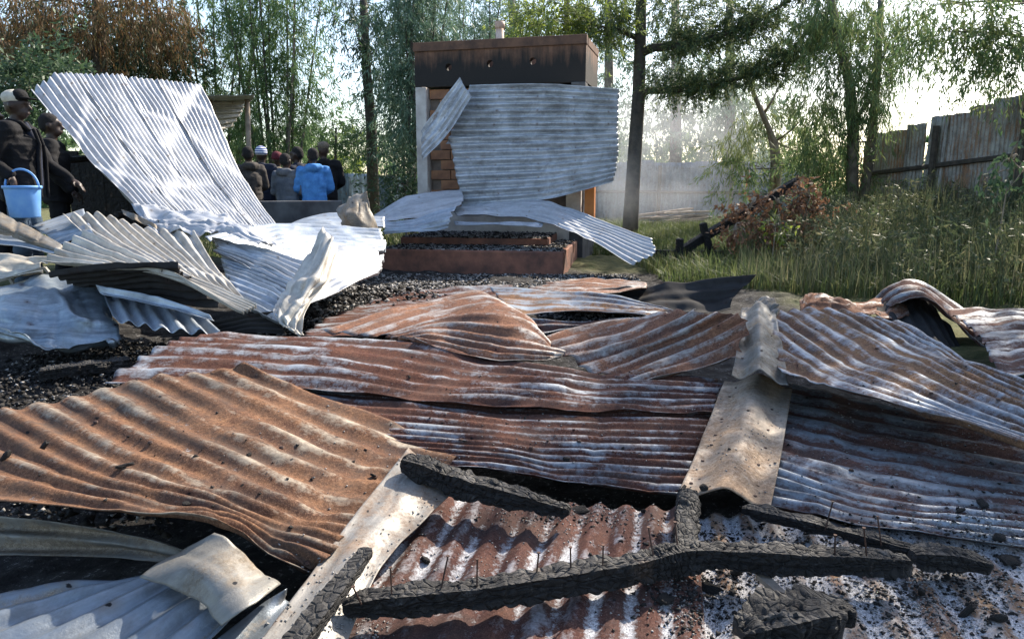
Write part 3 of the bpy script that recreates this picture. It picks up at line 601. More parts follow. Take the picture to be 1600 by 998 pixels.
# band with three real holes: grid of quads around circles
def band_mesh():
    me = MB(); holes = [(.62, 3.24), (1.36, 3.27), (2.10, 3.28)]; r = .058; x0, x1, z0, z1 = 0, BW, ZB, H1
    edges = [x0, 1.0, 1.73, x1]
    for (hx, hz), xa, xb in zip(holes, edges[:-1], edges[1:]):
        n = 16; ring = []; outer = []; inner = []
        for k in range(n):
            a = 2 * math.pi * k / n; ca, sa = math.cos(a), math.sin(a)
            ring.append(B(hx + r * ca, 0, hz + r * sa)); inner.append(B(hx + r * ca, .16, hz + r * sa))
            tx = ((xb - hx) if ca > 0 else (hx - xa)) / max(abs(ca), 1e-6); tz = ((z1 - hz) if sa > 0 else (hz - z0)) / max(abs(sa), 1e-6)
            m_ = min(tx, tz); outer.append(B(hx + m_ * ca, 0, hz + m_ * sa))
        n0 = len(me.v); me.v += [tuple(p) for p in ring + outer + inner]
        for k in range(n):
            k2 = (k + 1) % n
            me.f.append((n0 + k, n0 + n + k, n0 + n + k2, n0 + k2)); me.f.append((n0 + k, n0 + k2, n0 + 2 * n + k2, n0 + 2 * n + k))
        for cx_, cz_ in ((xa, z0), (xb, z0), (xb, z1), (xa, z1)):
            ang = math.atan2(cz_ - hz, cx_ - hx) % (2 * math.pi); k = int(ang / (2 * math.pi / n)); k2 = (k + 1) % n
            me.v.append(tuple(B(cx_, 0, cz_))); me.f.append((n0 + n + k, len(me.v) - 1, n0 + n + k2))
    return me
band_mesh().build('front_band', M['smokeband'], blk)
dp = 1.35
mb = MB(); mb.box(B(BW - .06, dp / 2 + .004, (ZB + H1) / 2), (.12, dp - .008, H1 - ZB), rotb).build('side_band', M['smokeband'], blk)
MB().box(B(.06, dp / 2 + .004, (ZB + H1) / 2), (.12, dp - .008, H1 - ZB), rotb).build('side_band', M['smokeband'], blk)
MB().box(B(BW / 2, dp - .06, (ZB + H1) / 2), (BW - .25, .12, H1 - ZB), rotb).build('back_band', M['smokeband'], blk)
MB().box(B(BW / 2, .5, ZB + .05), (BW - .25, .65, .08), rotb).build('inner_slab', M['black'], blk)
M['lip'] = mat_plain('rusty brown coping', (.17, .095, .062), (.085, .052, .04), 5, .85, .5)
bevel(MB().box(B(BW / 2, .035, H1 - .035), (BW + .03, .13, .15), rotb).build('coping', M['lip'], blk), .01)
bevel(MB().box(B(BW - .045, dp / 2 + .1, H1 - .04), (.11, dp - .15, .13), rotb).build('coping', M['lip'], blk), .01)
M['whiteplaster'] = mat_plain('white plaster', (.62, .59, .55), (.4, .36, .33), 3, .85)
bevel(MB().box(B(.10, .13, ZB / 2), (.20, .26, ZB - .006), rotb).build('pillar', M['whiteplaster'], blk), .015)
bevel(MB().box(B(BW - .12, .13, ZB / 2), (.24, .26, ZB - .006), rotb).build('pillar', M['black'], blk), .015)
# rounded plaster fillet at the foot of the brick panel
fl = MB(); n0 = 0
arc = [B(.20, .02, .55)] + [B(.20 + .45 * (1 - math.cos(a)), .02, .55 + .55 * (1 - math.sin(a))) for a in np.linspace(0, math.pi / 2, 8)] + [B(.9, .02, .55)]
arc = [B(.2, .02, .3), B(.2, .02, 1.3)] + [B(.2 + .5 * (1 - math.cos(a)), .02, 1.3 - .5 * math.sin(a)) for a in np.linspace(.15, math.pi / 2, 8)] + [B(BW - .2, .02, .8), B(BW - .2, .02, .3)]
fl.v = [tuple(p) for p in arc] + [tuple(p + fy * .1) for p in arc]; k = len(arc)
fl.f = [tuple(range(k)), tuple(range(2 * k - 1, k - 1, -1))] + [(i, i + k, (i + 1) % k + k, (i + 1) % k) for i in range(k)]
fl.build('plaster_apron', M['whiteplaster'], blk)
MB().box(B(BW / 2, .24, 1.6), (BW - .42, .1, 2.6), rotb).build('mortar_bed', M['mortar'], blk)
bm_ = MB().box((0, 0, 0), (.36, .09, .155)).mesh('brick'); bm_.materials.append(M['brick'])
rowi = 0; zc = .75
while zc < ZB - .1:
    xx = .22 + (.19 if rowi % 2 else 0)
    while xx < 1.35:
        o = bpy.data.objects.new('brick', bm_); COL.objects.link(o); o.parent = blk
        o.matrix_parent_inverse = Matrix.Translation(-Vector(blk.location))
        o.location = B(xx + .18, .165 + random.uniform(-.006, .006), zc); o.rotation_euler.z = math.atan2(fx.y, fx.x); xx += .378
    zc += .172; rowi += 1
MB().box(B(BW / 2, dp - .3, 1.45), (BW - .3, .5, 2.9), rotb).build('core', M['black'], blk)
MB().box(B(BW - .08, dp / 2 + .13, 1.45), (.15, dp - .3, 2.9), rotb).build('side_wall', M['black'], blk)
MB().tube([B(1.28, .9, ZB), B(1.28, .9, H1 + .5)], [.075, .075], 14).tube([B(1.28, .9, H1 + .38), B(1.28, .9, H1 + .5)], [.09, .09], 14).build('chimney_pipe', M['pipe'], blk, True)
bevel(MB().box(D(922, 312, 12.3), (.16, .16, .75), rotb).build('corner_stub', M['postorange'], blk), .01)
MB().box(D(897, 300, 12.55), (.25, .12, .9), rotb).build('corner_stub', M['concrete'], blk)
WG = 'sheets hung on the burnt block'
sheet('wall_sheet', 'upper corrugated sheet hung across the burnt block', [
    dd((733, 134, 12.55), (850, 132, 12.35), (968, 140, 12.2)), dd((715, 180, 12.5), (850, 178, 12.3), (966, 180, 12.15)), dd((697, 226, 12.45), (850, 222, 12.25), (966, 218, 12.1))], 9, 'wallsheet', .036, cat='wall sheet', crumple=.012, group=WG)
sheet('wall_sheet', 'lower corrugated sheet sagging on the burnt block', [
    dd((702, 216, 12.35), (850, 214, 12.15), (966, 210, 12.0)), dd((712, 270, 12.2), (850, 264, 12.05), (965, 252, 11.9)), dd((722, 324, 12.1), (850, 312, 11.95), (958, 286, 11.8))], 9, 'wallsheet', .036, cat='wall sheet', crumple=.02, group=WG)
sheet('wall_sheet', 'short grey sheet propped diagonally on the left of the block', [
    dd((718, 122, 12.3), (690, 160, 12.3), (658, 205, 12.35)), dd((728, 138, 12.2), (695, 190, 12.2), (659, 232, 12.25)), dd((737, 152, 12.1), (700, 210, 12.15), (660, 252, 12.2))], 4, 'wallsheet', .02, cat='wall sheet', crumple=.012, group=WG)

# red plinth with ash
q0, q1 = G(592, 424, 0), G(880, 430, 0)
sx_ = (q1 - q0).normalized(); sy_ = Vector((-sx_.y, sx_.x, 0)); SL = (q1 - q0).length; rots = Matrix((sx_, sy_, Vector((0, 0, 1)))).transposed()
pl = empty('house_plinth', q0, 'red oxide plastered plinth step covered with ash', 'plinth')
def S(x, y, z): return q0 + sx_ * x + sy_ * y + Vector((0, 0, z))
bevel(MB().box(S(SL / 2, 1.9, .10), (SL, 3.8, .46), rots).build('slab', M['redstep'], pl), .02, 3)
bevel(MB().box(S(SL * .44, 2.3, .38), (SL * .86, 2.7, .12), rots).build('upper_step', M['redstep'], pl), .015, 3)
def scatter_bits(name, pts, size, mat, label, parent=None, flat=.6, kind='stuff'):
    base = np.array([[1, 1, 1], [-1, -1, 1], [-1, 1, -1], [1, -1, -1]], float); n = len(pts); pts = np.asarray(pts)
    q = rng.normal(size=(n, 3, 3)); Q = np.linalg.qr(q)[0]
    s = size[0] + (size[1] - size[0]) * rng.random(n) ** 2.2
    V = np.einsum('nij,kj->nki', Q, base) * s[:, None, None] * (.55 + .6 * rng.random((n, 4, 1))); V[..., 2] *= flat
    V += pts[:, None, :]
    f = np.array([[0, 1, 2], [0, 3, 1], [0, 2, 3], [1, 3, 2]]); F = (np.arange(n)[:, None, None] * 4 + f).reshape(-1, 3)
    o = link(name, mesh_np(name, V.reshape(-1, 3), F), mat, parent, False)
    return tag(o, label, None, None, kind)
def rnd(a, b, n): return a + (b - a) * rng.random(n)
n = 15000; a = rnd(.05, SL - .05, n); b = rnd(.05, 3.6, n); zz = np.where((b > .98) & (a < SL * .86), .45, .335)
pts = [S(x, y, z) for x, y, z in zip(a, b, zz)]
scatter_bits('charcoal_rubble', pts[:5000], (.006, .036), M['charbits'], None, pl)
scatter_bits('ash_flakes', pts[5000:], (.005, .026), M['ashflake'], None, pl)

# dark low wall on the left and the shed roof behind
w0, w1 = D(388, 330, 10.3), D(535, 330, 10.7)
wl = MB(); wdir = (w1 - w0); wdir.z = 0; wang = math.atan2(wdir.y, wdir.x); cw = (w0 + w1) / 2
ow = bevel(wl.box((cw.x, cw.y, .50), (wdir.length, .2, 1.08), Matrix.Rotation(wang, 3, 'Z')).build('low_wall', M['black'], None), .02)
tag(ow, 'charred dark low wall in front of the group of people', 'wall')
sh = empty('shed', (*D(345, 200, 14).xy, 0), 'small shed roof of corrugated sheet behind the leaning roof section', 'shed')
sheet('roof', None, [dd((312, 152, 13.2), (350, 151, 13.2), (398, 151, 13.4)), dd((316, 162, 15), (350, 161, 15), (392, 158, 15))], 7, 'white', .02, parent=sh, crumple=.005)
sheet('wall', None, [dd((322, 158, 13.9), (350, 158, 14.2), (384, 158, 14.6)), dd((324, 180, 13.9), (350, 180, 14.2), (376, 178, 14.6)), dd((328, 212, 13.9), (345, 206, 14.2), (360, 200, 14.6))], 6, 'cream', .02, parent=sh, crumple=.005, kink=0)
MB().tube([(*D(330, 250, 13.6).xy, 0), D(328, 156, 13.6)], [.05, .05], 8).build('post', M['wood'], sh, True)
MB().tube([(*D(386, 250, 14.2).xy, 0), D(386, 156, 14.2)], [.05, .05], 8).build('post', M['wood'], sh, True)

# ------------------------------------------------------------------ fences
def fence(name, label, a, b, zt0, zt1, zb, npan, mats, railz, gapat=(), pitch=.1, postn=3):
    a = Vector((*a, 0)); b = Vector((*b, 0)); e = empty(name, a, label, 'fence'); wd = (b - a) / npan; L = wd.length
    nrm = Vector((wd.y, -wd.x, 0)).normalized()
    for k in range(npan):
        top = zt0 + (zt1 - zt0) * (k + .5) / npan + random.uniform(-.05, .05); p0 = a + wd * (k - .03); p1 = a + wd * (k + 1.03)
        off = nrm * (.012 * (k % 2)); tilt = wd * random.uniform(-.03, .03)
        if k in gapat: p0 = p0 + wd * .12; tilt = wd * .16
        gb = zb(*(p0 + wd / 2).xy)
        r0 = [p0 + off + tilt + Vector((0, 0, top)), p0 + off + Vector((0, 0, (top + gb) / 2)), p0 + off + Vector((0, 0, gb))]
        r1 = [p1 + off + tilt * .4 + Vector((0, 0, top)), p1 + off + Vector((0, 0, (top + gb) / 2)), p1 + off + Vector((0, 0, gb))]
        sheet('sheet', None, [r0, r1], max(4, round(L / pitch)), mats[k % len(mats)], .014, parent=e, crumple=.01, rows=14, kink=0)
    for rz in railz:
        for s in range(postn - 1):
            pa = a + (b - a) * (s / (postn - 1)); pb = a + (b - a) * ((s + 1) / (postn - 1)); o_ = nrm * .07
            z0 = rz * (zt0 + (zt1 - zt0) * s / (postn - 1)); z1 = rz * (zt0 + (zt1 - zt0) * (s + 1) / (postn - 1))
            MB().tube([pa + o_ + Vector((0, 0, z0)), pb + o_ + Vector((0, 0, z1))], [.05, .045], 5).build('rail', M['barkdark'], e)
    for s in range(postn):
        p = a + (b - a) * (s / (postn - 1)) + nrm * .15
        MB().tube([p + Vector((0, 0, zb(*p.xy) - .1)), p + Vector((.02, 0, (zt0 + (zt1 - zt0) * s / (postn - 1)) * .93))], [.07, .06], 7).build('post', M['barkdark'], e)
    return e
fence('boundary_fence', 'tall patched rusty corrugated fence along the right edge', (7.9, 16.6), (9.3, 8.6), 2.35, 3.15, lambda x, y: gz(x, y) - .05, 15, ['fence', 'fencer', 'fence', 'fence', 'fencer', 'fencer', 'fence', 'fencer', 'fence', 'fencer'], (.64,), (3,), .09, 5)
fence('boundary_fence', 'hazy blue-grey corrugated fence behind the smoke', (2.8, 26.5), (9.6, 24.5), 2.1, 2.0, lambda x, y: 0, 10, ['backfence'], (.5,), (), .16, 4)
fence('boundary_fence', 'distant grey corrugated fence right of the people', (-12, 24.0), (-3.2, 24), 1.65, 1.6, lambda x, y: 0, 13, ['wallsheet', 'backfence'], (), (), .2, 4)

# ------------------------------------------------------------------ vegetation
def leaf_mesh(name, C, Dr, L, W):
    n = len(C); Dr = Dr / (np.linalg.norm(Dr, axis=1, keepdims=True) + 1e-9)
    r = rng.normal(size=(n, 3)); s = np.cross(Dr, r); s /= np.linalg.norm(s, axis=1, keepdims=True) + 1e-9
    L = np.broadcast_to(L, (n,))[:, None]; W = np.broadcast_to(W, (n,))[:, None]
    V = np.stack([C, C + Dr * L * .45 + s * W * .5, C + Dr * L, C + Dr * L * .45 - s * W * .5], 1).reshape(-1, 3)
    return mesh_np(name, V, np.arange(4 * n).reshape(n, 4))
THIN = .68
def crown(clusters, droop, per=34, spread=.45, twig=.7):
    """clusters: (centre, (rx,ry,rz), n_leaves).  Sprays of leaves along short twigs, gaps between them."""
    Cs, Ds = [], []
    for c, rad, n in clusters:
        k = max(3, int(n * THIN) // per); d = rng.normal(size=(k, 3)); d /= np.linalg.norm(d, axis=1, keepdims=True)
        r = rng.random((k, 1)) ** .45; p0 = np.array(c) + d * r * np.array(rad)
        td = d * .6 + rng.normal(size=(k, 3)) * .5 + np.array([0, 0, -droop * 1.3]); td /= np.linalg.norm(td, axis=1, keepdims=True)
        ln = twig * (.5 + rng.random((k, 1)))
        s = rng.random((k, per, 1)); q = p0[:, None] + td[:, None] * ln[:, None] * s
        q[..., 2] -= (droop * .25 * (s[..., 0] ** 2) * ln)
        q += rng.normal(size=q.shape) * .035 * (twig / .7)
        ld = td[:, None] * .6 + rng.normal(size=q.shape) * spread + np.array([0, 0, -droop * .8])
        Cs.append(q.reshape(-1, 3)); Ds.append(ld.reshape(-1, 3))
    return np.concatenate(Cs), np.concatenate(Ds)
def bez(a, b, bend, n=7):
    a, b = Vector(a), Vector(b); m = (a + b) / 2 + Vector(bend)
    return [(a * (1 - s) ** 2 + m * 2 * s * (1 - s) + b * s * s) for s in np.linspace(0, 1, n)]
def tree(name, label, trunks, limbs, clusters, leaf='l_green', bark='bark', droop=.4, L=(.10, .22), W=(.018, .035), per=34, spread=.45, twig=.7, cat='tree', group='trees round the yard', auto=True, leaf2=None):
    base = trunks[0][0][0]; e = empty(name, base, label, cat, group)
    for pts, r0, r1 in trunks:
        k = len(pts); pts = [Vector(p) for p in pts]
        MB().tube(pts, [r0 + (r1 - r0) * i / (k - 1) for i in range(k)], 9).build('trunk', M[bark], e, True)
    lm = MB(); tp = [p for pts, _, _ in trunks for p in pts]
    for pts, r0, r1 in limbs:
        k = len(pts); MB().tube(pts, [r0 + (r1 - r0) * i / (k - 1) for i in range(k)], 6).build('limb', M[bark], e, True)
    if auto:
        for c, rad, n in clusters:
            c = Vector(c); cand = [p for p in tp if Vector(p).z < c.z + .3] or tp
            s = min(cand, key=lambda p: (Vector(p) - c).length); rr = min(.05, .012 * (Vector(s) - c).length + .01)
            lm.tube(bez(s, c, (random.uniform(-.2, .2), random.uniform(-.2, .2), random.uniform(0, .3))), list(np.linspace(rr, .006, 7)), 5)
            for j in range(4):
                q = c + Vector((random.uniform(-1, 1) * rad[0], random.uniform(-1, 1) * rad[1], random.uniform(-.6, 1) * rad[2])) * .8
                lm.tube(bez(c.lerp(Vector(s), .3), q, (0, 0, .1), 4), [.012, .009, .006, .003], 4)
    if lm.f: tag(lm.build('twigs', M[bark], e, True), kind='stuff')
    if clusters:
        C, Dr = crown(clusters, droop, per, spread, twig); n = len(C)
        if leaf2:
            msk = rng.random(n) < .5
            link('crown', leaf_mesh('crown', C[msk], Dr[msk], rnd(*L, msk.sum()), rnd(*W, msk.sum())), M[leaf], e, False)
            msk = ~msk; link('crown', leaf_mesh('crown', C[msk], Dr[msk], rnd(*L, msk.sum()), rnd(*W, msk.sum())), M[leaf2], e, False)
        else: link('crown', leaf_mesh('crown', C, Dr, rnd(*L, n), rnd(*W, n)), M[leaf], e, False)
    return e
def gp(px, d): p = D(px, 300, d); return Vector((p.x, p.y, gz(p.x, p.y) - .05))
def cl(px, py, d, rx, rz, n, ry=None): return (D(px, py, d), (rx, ry or rx, rz), n)

# top left: scorched, drooping crown over dark green one
b = gp(140, 15); tree('scorched_tree', 'tree with scorched golden-brown drooping foliage, top left corner', [(bez(b, D(150, -60, 15), (.2, 0, 0)), .2, .1)], [],
     [cl(30, 10, 14.6, .9, .8, 4200), cl(120, 5, 14.4, 1.0, .7, 4600), cl(215, 8, 14.6, .9, .6, 4600), cl(75, 50, 14.4, .9, .3, 1800), cl(10, 50, 14, .7, .3, 1500), cl(260, 15, 14.8, .5, .5, 2200)],
     'l_gold', 'barkdark', 1.0, (.09, .2), (.014, .026), leaf2='l_brown')
b = gp(185, 17); tree('dark_tree', 'dark evergreen behind the leaning roof section', [(bez(b, D(190, 20, 17), (.1, 0, 0)), .2, .08)], [],
     [cl(190, 85, 16.6, 1.3, .5, 6000), cl(90, 95, 16.6, 1.1, .6, 5000), cl(250, 70, 16.8, .6, .8, 3600), cl(150, 50, 17.5, 1.6, .9, 5000), cl(40, 80, 17, 1, .9, 4000)], 'l_dark', 'barkdark', .3, (.1, .2), (.03, .05))
b = gp(20, 11); tree('garden_shrub', 'leafy green shrub behind the man in the cap', [(bez(b, D(40, 150, 11), (.1, 0, 0)), .05, .02)], [],
     [cl(30, 130, 11, .6, .5, 2600), cl(90, 140, 11.2, .5, .35, 1600), cl(5, 165, 10.8, .5, .6, 2000), cl(70, 110, 11.6, .5, .3, 1400)], 'l_dark', 'bark', .2, (.07, .14), (.025, .045), cat='shrub')
# bamboo-like clumps
def bamboo(label, px, d, nst, spread_px, topy, nleaf, leaf, lean=40):
    b0 = gp(px, d); e = empty('bamboo_clump', b0, label, 'bamboo', 'bamboo clumps'); cls = []
    for i in range(nst):
        s = (i + .5) / nst - .5; p0 = gp(px + s * spread_px * .55, d + random.uniform(-.5, .5)); tx = px + s * spread_px * 2.0 + random.uniform(-lean, lean)
        p1 = D(tx, topy + random.uniform(-60, 40), d + random.uniform(-.5, .5)); c = bez(p0, p1, (random.uniform(-.2, .2), 0, .4), 9)
        MB().tube(c, list(np.linspace(.045, .012, 9)), 6).build('culm', M['barkdark' if i % 2 else 'bark'], e, True)
        for q in c[3:]:
            cls.append((q + Vector((random.uniform(-.3, .3), random.uniform(-.3, .3), random.uniform(-.2, .2))), (.42, .42, .38), nleaf))
    C, Dr = crown(cls, .7, 26, .5, .6); n = len(C)
    link('foliage', leaf_mesh('foliage', C, Dr, rnd(.1, .24, n), rnd(.014, .03, n)), M[leaf], e, False)
bamboo('tall bamboo clump beside the shed roof', 345, 18, 8, 84, -40, 330, 'l_green')
bamboo('dense bamboo clump above the group of people', 435, 17, 9, 62, -40, 430, 'l_green')
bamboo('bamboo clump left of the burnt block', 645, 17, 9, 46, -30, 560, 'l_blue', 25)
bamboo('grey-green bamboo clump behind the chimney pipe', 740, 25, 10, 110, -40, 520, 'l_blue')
b = gp(583, 20); tree('straight_tree', 'straight dark trunk with thin foliage left of the burnt block', [([b, D(580, 200, 20), D(572, 100, 20), D(566, -40, 20)], .17, .09)], [],
     [cl(560, 30, 20, .9, .9, 3400), cl(600, 60, 20, .8, .8, 3600), cl(610, 130, 20, .7, .6, 2600), cl(610, 200, 20, .6, .6, 2200), cl(540, 5, 20.5, .6, .4, 1200)], 'l_dark', 'barkdark', .6)
b = gp(520, 22); tree('small_tree', 'low rounded tree above the people in the sky gap', [(bez(b, D(525, 200, 22), (0, 0, 0)), .07, .03)], [], [cl(520, 195, 22, .8, .6, 2600), cl(505, 230, 22, .9, .5, 2200), cl(560, 225, 22, .8, .5, 2000)], 'l_green', 'bark', .3)
b = gp(552, 26); tree('sapling', 'yellow-green sapling right of the people', [(bez(b, D(552, 205, 26), (.05, 0, 0)), .03, .01)], [], [cl(548, 225, 26, .6, .5, 1100), cl(560, 250, 26, .5, .4, 900), cl(535, 255, 26, .5, .4, 700)], 'l_yellow', 'bark', .3)
b = gp(440, 26); tree('back_shrub', 'pale olive shrubs behind the people', [(bez(b, D(440, 240, 26), (.05, 0, 0)), .03, .01)], [], [cl(400, 245, 26, .8, .4, 1500), cl(470, 250, 26, .8, .4, 1500), cl(340, 250, 26, .8, .5, 1700), cl(520, 262, 26, .7, .35, 1200)], 'l_olive', 'bark', .3, cat='shrub')
b = gp(632, 15); tree('dark_bush', 'dark bush at the left foot of the burnt block', [(bez(b, D(632, 290, 15), (.05, 0, 0)), .03, .01)], [], [cl(628, 288, 15, .42, .4, 2600), cl(612, 300, 15, .3, .3, 1200), cl(640, 265, 15.5, .3, .4, 1400)], 'l_dark', 'bark', .2, (.06, .12), (.02, .04), cat='shrub')
b = gp(880, 18); tree('yellow_tree', 'yellow-green tree above the right side of the block', [(bez(b, D(885, -20, 18), (.1, 0, 0)), .12, .06)], [], [cl(860, 30, 17.6, .8, .5, 4200), cl(930, 45, 17.8, .8, .35, 3200), cl(900, -10, 18, 1.2, .5, 4200), cl(815, 45, 18, .5, .25, 1400)], 'l_yellow', 'bark', .3, (.08, .18), (.02, .04), leaf2='l_olive')
# layered tree right of the block
b = gp(986, 18)
limA = [D(999, 85, 18), D(1020, 75, 17.8), D(1060, 72, 17.5), D(1120, 58, 17.3), D(1180, 35, 17), D(1250, -10, 16.6)]
limB = [D(1003, 152, 18), D(1012, 142, 17.8), D(1050, 142, 17.5), D(1110, 134, 17.3), D(1180, 115, 17), D(1235, 90, 16.8), D(1290, 55, 16.6)]
limC = [D(996, 60, 18), D(960, 45, 17.8), D(930, 40, 17.5)]
cs = []
for lim, k0, nn in ((limA, 2, 3400), (limB, 2, 3600), (limC, 1, 1200)):
    for p in lim[k0:]: cs += [(p + Vector((0, 0, .14)), (.55, .5, .12), nn), (p + Vector((.3, .1, .10)), (.5, .45, .10), nn)]
cs += [cl(1030, 10, 18, 1.3, .35, 3600), cl(1100, 15, 18, 1.3, .3, 3200), cl(1000, -25, 18, 1.8, .6, 4200), cl(940, 60, 17.5, .5, .2, 800), cl(1160, 5, 17.5, 1.2, .4, 3000), cl(1045, 110, 17.9, .7, .2, 1200)]
tree('layered_tree', 'straight tree with flat layered limbs right of the burnt block', [([b, D(988, 300, 18), D(998, 150, 18), D(1001, 50, 18), D(1003, -80, 18)], .20, .11)],
     [(limA, .11, .03), (limB, .09, .025), (limC, .07, .02)], cs, 'l_dark', 'barkdark', .15, (.06, .14), (.014, .028), auto=False, leaf2='l_olive', twig=.45)
# behind the smoke
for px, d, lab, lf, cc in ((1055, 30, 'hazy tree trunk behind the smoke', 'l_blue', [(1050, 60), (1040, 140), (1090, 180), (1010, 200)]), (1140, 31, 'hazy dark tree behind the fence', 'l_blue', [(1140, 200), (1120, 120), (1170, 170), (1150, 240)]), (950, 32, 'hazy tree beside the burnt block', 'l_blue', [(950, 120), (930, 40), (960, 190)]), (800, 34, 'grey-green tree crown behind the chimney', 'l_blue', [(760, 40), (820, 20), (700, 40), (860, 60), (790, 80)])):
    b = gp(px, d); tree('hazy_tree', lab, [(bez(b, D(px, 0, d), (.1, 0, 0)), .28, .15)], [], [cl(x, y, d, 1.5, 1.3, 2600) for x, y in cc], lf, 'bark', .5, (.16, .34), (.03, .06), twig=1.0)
# bent pale stems
b = gp(1212, 20); s1 = [b, D(1217, 255, 19), D(1210, 222, 19), D(1192, 180, 19), D(1175, 140, 19), D(1165, 100, 19)]; s2 = [b + Vector((-.15, 0, 0)), D(1208, 260, 19), D(1206, 230, 19), D(1199, 200, 19), D(1190, 165, 19.2)]
tree('leaning_tree', 'thin pale leaning double-stemmed tree before the fence', [(s1, .11, .035), (s2, .07, .03)], [([s1[2], D(1235, 205, 18.8), D(1250, 190, 18.7)], .035, .012), ([s1[3], D(1205, 160, 19), D(1225, 120, 19)], .04, .012), ([s1[2], D(1235, 232, 19), D(1245, 240, 19)], .03, .01)],
     [cl(1160, 80, 20, 1.0, .6, 1800), cl(1225, 105, 20, .8, .5, 1500), cl(1180, 190, 19.6, .7, .6, 2200), cl(1255, 180, 19, .6, .7, 2400), cl(1150, 225, 20, .6, .4, 1500), cl(1195, 40, 20, 1, .6, 1500)], 'l_olive', 'barkpale', .8, (.12, .26), (.014, .026), auto=False)
b = gp(1335, 15.5)
tree('drooping_tree', 'tall forked tree with hanging feathery leaves left of the fence', [([b, D(1333, 210, 15.5), D(1328, 130, 15.5), D(1312, 70, 15.5), D(1290, -40, 15.5)], .13, .07), ([b + Vector((.2, .1, 0)), D(1362, 220, 15.6), D(1370, 120, 15.6), D(1378, -20, 15.6)], .11, .06)],
     [([D(1333, 200, 15.5), D(1350, 165, 15.3), D(1375, 150, 15.2)], .05, .02)],
     [cl(1275, 10, 15.5, .6, .4, 2200), cl(1330, 20, 15.3, .8, .5, 3600), cl(1300, 100, 15.2, .6, .5, 2800), cl(1380, 90, 15.3, .6, .5, 3000), cl(1290, 170, 15.4, .5, .5, 2400), cl(1350, 150, 15.2, .45, .45, 2000), cl(1410, 30, 15.5, .6, .5, 2600), cl(1265, 215, 15.6, .4, .4, 1500), cl(1310, 235, 15.8, .4, .35, 1400)],
     'l_olive', 'bark', 1.0, (.13, .28), (.012, .022), leaf2='l_green')
b = gp(1640, 12.6)
tree('overhanging_tree', 'leafy branches hanging over the fence in the top right corner', [(bez(b, D(1650, -60, 12.6), (.2, 0, .3)), .16, .08)], [],
     [cl(1590, 40, 12.2, .7, .6, 3600), cl(1520, 20, 12.2, .6, .4, 2800), cl(1570, 85, 12, .5, .25, 1400), cl(1480, 50, 12.4, .45, .3, 1500), cl(1450, 10, 12.6, .5, .3, 1500)],
     'l_olive', 'bark', .6, (.08, .18), (.015, .03), leaf2='l_green')
b = gp(1290, 16.5); tree('back_shrub', 'sunlit mixed shrubs between leaning tree and fence', [(bez(b, D(1290, 260, 16.5), (.05, 0, 0)), .03, .01)], [], [cl(1260, 262, 16.5, .5, .5, 1800), cl(1300, 270, 16.5, .4, .5, 1600), cl(1345, 280, 16, .35, .4, 1200), cl(1160, 265, 19, .6, .5, 1500)], 'l_olive', 'bark', .5, cat='shrub', leaf2='l_green')
# unseen trees added past the right edge, crowns placed to shade the roof
for i, (x, y, h, xr, yr, zr, nn, lab) in enumerate(((7.9, 8.2, 6.4, (4.7, 7.6), (7.0, 10.4), (4.3, 5.8), 15, 'unseen feathery tree added for shade beyond the right edge beside the wreck'), (6.4, 4.6, 6.0, (4.6, 7.0), (4.4, 6.8), (4.0, 5.6), 8, 'unseen feathery tree added for shade beyond the right edge near the camera'), (10.6, 7.4, 7.0, (9.2, 12), (6, 9), (4, 7), 8, 'unseen feathery tree added for shade behind the fence beyond the right edge'))):
    b = Vector((x, y, 0)); rs = random.Random(47 + i)
    tree('shade_tree', lab, [(bez(b, (x - .4, y, h), (.2, .1, 0)), .16, .05)], [],
        [((rs.uniform(*xr), rs.uniform(*yr), rs.uniform(*zr)), (.6, .6, .32), 1500) for k in range(nn)], 'l_olive', 'bark', .5, (.13, .28), (.016, .03))
# far wood
cs = []
for i in range(130):
    x = random.uniform(-34, 40); y = random.uniform(38, 50); h = random.uniform(2.2, 5.2)
    if 18 < x < 26: h *= .6
    for zz in np.arange(.6, h, 1.1): cs.append(((x + random.uniform(-.6, .6), y, zz), (1.3, 1.0, .8), 260))
C, Dr = crown(cs, .3, 26, .6, 1.0); n = len(C)
o = link('far_wood', leaf_mesh('far_wood', C, Dr, rnd(.25, .5, n), rnd(.08, .18, n)), M['l_green'], None, False); tag(o, 'far line of green woodland behind the yard', 'woodland', None, 'stuff')

# grass and weeds
def blades(P, h, wd, bend, mat, name, label):
    n = len(P); a = rng.random(n) * 2 * math.pi; dr = np.stack([np.cos(a), np.sin(a), 0 * a], 1); sd = np.stack([-np.sin(a), np.cos(a), 0 * a], 1)
    bd = bend[0] + (bend[1] - bend[0]) * rng.random(n)
    m = P + np.array([0, 0, 1]) * (h * .55)[:, None] + dr * (h * bd * .3)[:, None]; tp = P + np.array([0, 0, 1]) * (h * (1 - .35 * bd))[:, None] + dr * (h * bd)[:, None]
    w_ = wd[:, None]
    V = np.stack([P - sd * w_, P + sd * w_, m + sd * w_ * .8, m - sd * w_ * .8, tp - sd * w_ * .12, tp + sd * w_ * .12], 1).reshape(-1, 3)
    i = np.arange(n)[:, None] * 6; F = np.concatenate([i + [0, 1, 2, 3], i + [3, 2, 5, 4]], 0)
    o = link(name, mesh_np(name, V, F), mat, None, False); return tag(o, label, None, None, 'stuff')
def scatter(n, x0, x1, y0, y1, keep, clump=.6, seed=3):
    x = rnd(x0, x1, n); y = rnd(y0, y1, n); q = np.stack([x * 1.3, y * 1.3, 0 * x], 1)
    k = keep(x, y) & (vnoise(q, seed) > -clump) ; return np.stack([x[k], y[k], ground_z(x[k], y[k]) - .01], 1)
